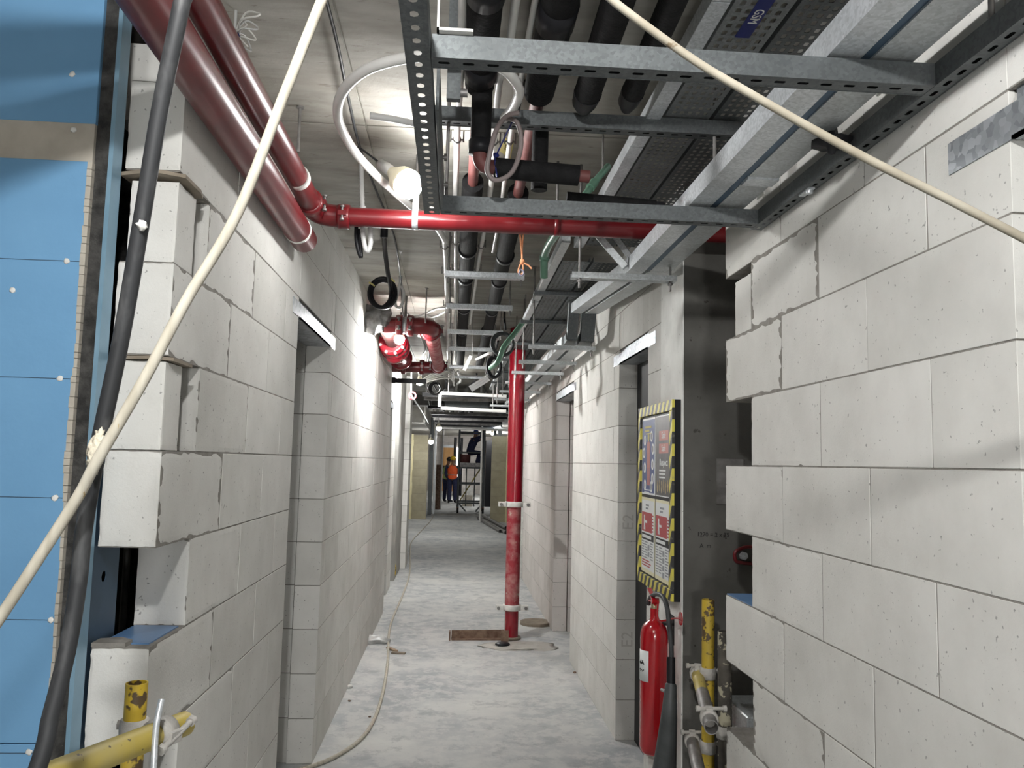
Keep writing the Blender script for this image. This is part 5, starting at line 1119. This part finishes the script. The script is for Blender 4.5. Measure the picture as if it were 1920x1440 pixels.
def person(label, loc, h, face, J, vest, helmet, trousers=NAVY, shirt=NAVY):
    """J: joints in body units of height (x to the figure's right seen from behind, y forward, z up)"""
    loc = Vector(loc); t = thing('person', label, 'person', loc); c, s = math.cos(face), math.sin(face)
    def P(p): return Vector((loc.x+(p[0]*c+p[1]*s)*h, loc.y+(-p[0]*s+p[1]*c)*h, loc.z+p[2]*h))
    n = ['pelvis', 'waist', 'chest', 'neck', 'jaw', 'head', 'crown', 'hipL', 'kneeL', 'ankL', 'toeL', 'hipR', 'kneeR', 'ankR', 'toeR', 'shL', 'elL', 'wrL', 'haL', 'shR', 'elR', 'wrR', 'haR']
    e = [(0, 1), (1, 2), (2, 3), (3, 4), (4, 5), (5, 6), (0, 7), (7, 8), (8, 9), (9, 10), (0, 11), (11, 12), (12, 13), (13, 14), (2, 15), (15, 16), (16, 17), (17, 18), (2, 19), (19, 20), (20, 21), (21, 22)]
    r = [(.085, .06), (.078, .055), (.095, .062), (.033, .033), (.036, .04), (.048, .055), (.03, .035), .052, .036, .024, .018, .052, .036, .024, .018, .036, .027, .019, .017, .036, .027, .019, .017]
    rad = [tuple(q*h for q in v) if isinstance(v, tuple) else v*h for v in r]
    b = skin('body', [P(J[k]) for k in n], e, rad, SKIN, t, loc)
    # trousers and sleeves as cloth shells that follow the limbs
    for a, k, an in (('hipL', 'kneeL', 'ankL'), ('hipR', 'kneeR', 'ankR')):
        lab(MB().tube([P(J['pelvis'])+(P(J[a])-P(J['pelvis']))*.8, P(J[a])+Vector((0, 0, -.02)), P(J[k]), P(J[an])+Vector((0, 0, .01))], [.075*h, .066*h, .047*h, .040*h], 14).build('trouser_leg', trousers, t), 'navy trouser leg')
    for a, k, an in (('shL', 'elL', 'wrL'), ('shR', 'elR', 'wrR')):
        MB().tube([P(J[a])+(P(J['chest'])-P(J[a]))*.3, P(J[a]), P(J[k]), P(J[an])], [.045*h, .043*h, .034*h, .026*h], 12).build('sleeve', shirt, t)
    for an, tt in (('ankL', 'toeL'), ('ankR', 'toeR')):
        A, B = P(J[an]), P(J[tt]); mb = MB().tube([A+(A-B)*.35-Vector((0, 0, .02*h)), (A+B)/2-Vector((0, 0, .008*h)), B+(B-A)*.25], [.026*h, .028*h, .02*h], 10); mb.tube([A+Vector((0, 0, .04*h)), A-Vector((0, 0, .02*h))], .026*h, 10); mb.build('boot', BLACK, t)
    pv, w_, ch, nk = P(J['pelvis']), P(J['waist']), P(J['chest']), P(J['neck'])
    side = P((1, 0, 0))-P((0, 0, 0)); side.normalize(); mb = MB(); rings = []
    for q, rx, ry in ((pv-Vector((0, 0, .015*h)), .108, .085), (w_, .100, .080), ((w_+ch)/2, .112, .085), (ch, .118, .088), (ch+(nk-ch)*.55, .095, .070), (nk-(nk-ch)*.12, .055, .05)):
        up = (nk-pv).normalized(); fw = up.cross(side).normalized(); rings.append([q+side*rx*h*math.cos(2*math.pi*k/18)+fw*ry*h*math.sin(2*math.pi*k/18) for k in range(18)])
    vs = [p for g in rings for p in g]; mb.add(vs, [(i*18+k, i*18+(k+1) % 18, (i+1)*18+(k+1) % 18, (i+1)*18+k) for i in range(len(rings)-1) for k in range(18)], True)
    v = lab(mb.build('vest' if vest else 'shirt', vest or shirt, t), 'high visibility vest' if vest else 'dark shirt')
    if vest:
        mb = MB(); g0 = rings[1]; up = (nk-pv).normalized()
        vs = [p+(p-w_)*.02-up*.012*h for p in g0]+[p+(p-w_)*.02+up*.012*h for p in g0]; mb.add(vs, [(k, (k+1) % 18, 18+(k+1) % 18, 18+k) for k in range(18)], True); lab(mb.build('band', REFL, v), 'dull reflective band')
    hd = P(J['head']); fwd = P((0, 1, 0))-P((0, 0, 0)); fwd.normalize()
    hm = MB().ball(hd+Vector((0, 0, .03*h)), .060*h, .072*h, .055*h, 16)
    o = hm.build('helmet' if helmet is not HBLK else 'hair', helmet, t)
    if helmet is not HBLK: MB().lathe([(.058*h, 0), (.080*h, -.004*h), (.080*h, -.010*h), (.058*h, -.008*h)], hd+Vector((0, 0, .025*h)), (0, 0, 1), 18).build('brim', helmet, o)
    for sgn in (-1, 1):
        MB().ball(hd+fwd*.050*h+side*sgn*.019*h+Vector((0, 0, -.006*h)), .007*h).build('eye', INK, t); MB().ball(hd+side*sgn*.052*h+Vector((0, 0, -.015*h)), .008*h, .012*h, .018*h).build('ear', SKIN, t)
    MB().ball(hd+fwd*.060*h+Vector((0, 0, -.022*h)), .009*h, .012*h, .014*h).build('nose', SKIN, t); MB().ball(hd+fwd*.053*h+Vector((0, 0, -.045*h)), .016*h, .008*h, .006*h).build('mouth', REDB, t)
    for k_, wr in (('haL', 'wrL'), ('haR', 'wrR')):
        A, B = P(J[wr]), P(J[k_]); d = (B-A).normalized(); sd = d.cross(fwd); sd = sd.normalized() if sd.length > .1 else side
        for i in range(4):
            q = B+sd*(.0075*(i-1.5))*h; MB().tube([q-d*.005*h, q+d*.018*h, q+d*(.030-.004*abs(i-1.3))*h+fwd*.008*h], [.0055*h, .0050*h, .0042*h], 6).build('finger', SKIN, t)
        MB().tube([A+d*.010*h+sd*.012*h, A+d*.022*h+sd*.022*h+fwd*.004*h, B+sd*.022*h+fwd*.01*h], [.0065*h, .0055*h, .0045*h], 6).build('thumb', SKIN, t)
    return t
ST = dict(pelvis=(0, 0, .52), waist=(0, .005, .60), chest=(0, .0, .72), neck=(0, .01, .83), jaw=(0, .025, .87), head=(0, .025, .925), crown=(0, .015, .965),
          hipL=(-.055, 0, .50), kneeL=(-.062, .015, .28), ankL=(-.065, -.005, .05), toeL=(-.075, .075, .018), hipR=(.055, 0, .50), kneeR=(.062, .015, .28), ankR=(.068, -.005, .05), toeR=(.08, .075, .018),
          shL=(-.112, 0, .79), elL=(-.15, .015, .63), wrL=(-.13, .10, .54), haL=(-.12, .135, .515), shR=(.112, 0, .79), elR=(.15, .015, .63), wrR=(.12, .10, .55), haR=(.105, .14, .53))
person('person in an orange vest and yellow helmet, back turned, left of the scaffold tower', (at(846, 941, Z=0).x+.02, 27.9, 0), 1.58, .1, ST, HIVISO, HYEL)
P2 = dict(ST); P2.update(elL=(-.15, .04, .64), wrL=(-.09, .14, .62), haL=(-.07, .17, .63), head=(.015, .03, .922))
person('person in a green vest with dark hair, half hidden behind the orange vest', (-.22, 28.7, 0), 1.55, .5, P2, HIVISG, HBLK, NAVY, mat('dark_teal_cloth', (.02, .05, .06), None, .9))
P3 = dict(ST); P3.update(pelvis=(0, -.05, .30), waist=(0, -.03, .38), chest=(0, .02, .50), neck=(0, .05, .60), jaw=(0, .07, .64), head=(0, .075, .695), crown=(0, .07, .735), hipL=(-.055, -.04, .29), kneeL=(-.09, .20, .27), ankL=(-.08, .15, .05), toeL=(-.085, .22, .018), hipR=(.055, -.04, .29), kneeR=(.09, .20, .27), ankR=(.08, .15, .05), toeR=(.085, .22, .018),
    shL=(-.11, .03, .57), elL=(-.15, .12, .50), wrL=(-.10, .22, .56), haL=(-.08, .25, .585), shR=(.11, .03, .57), elR=(.16, .12, .62), wrR=(.14, .20, .74), haR=(.13, .22, .775))
person('person in dark clothes and blue helmet crouching on the scaffold platform', (.50, 23.1, 1.31), 1.3, 1.2, P3, None, HBLU)
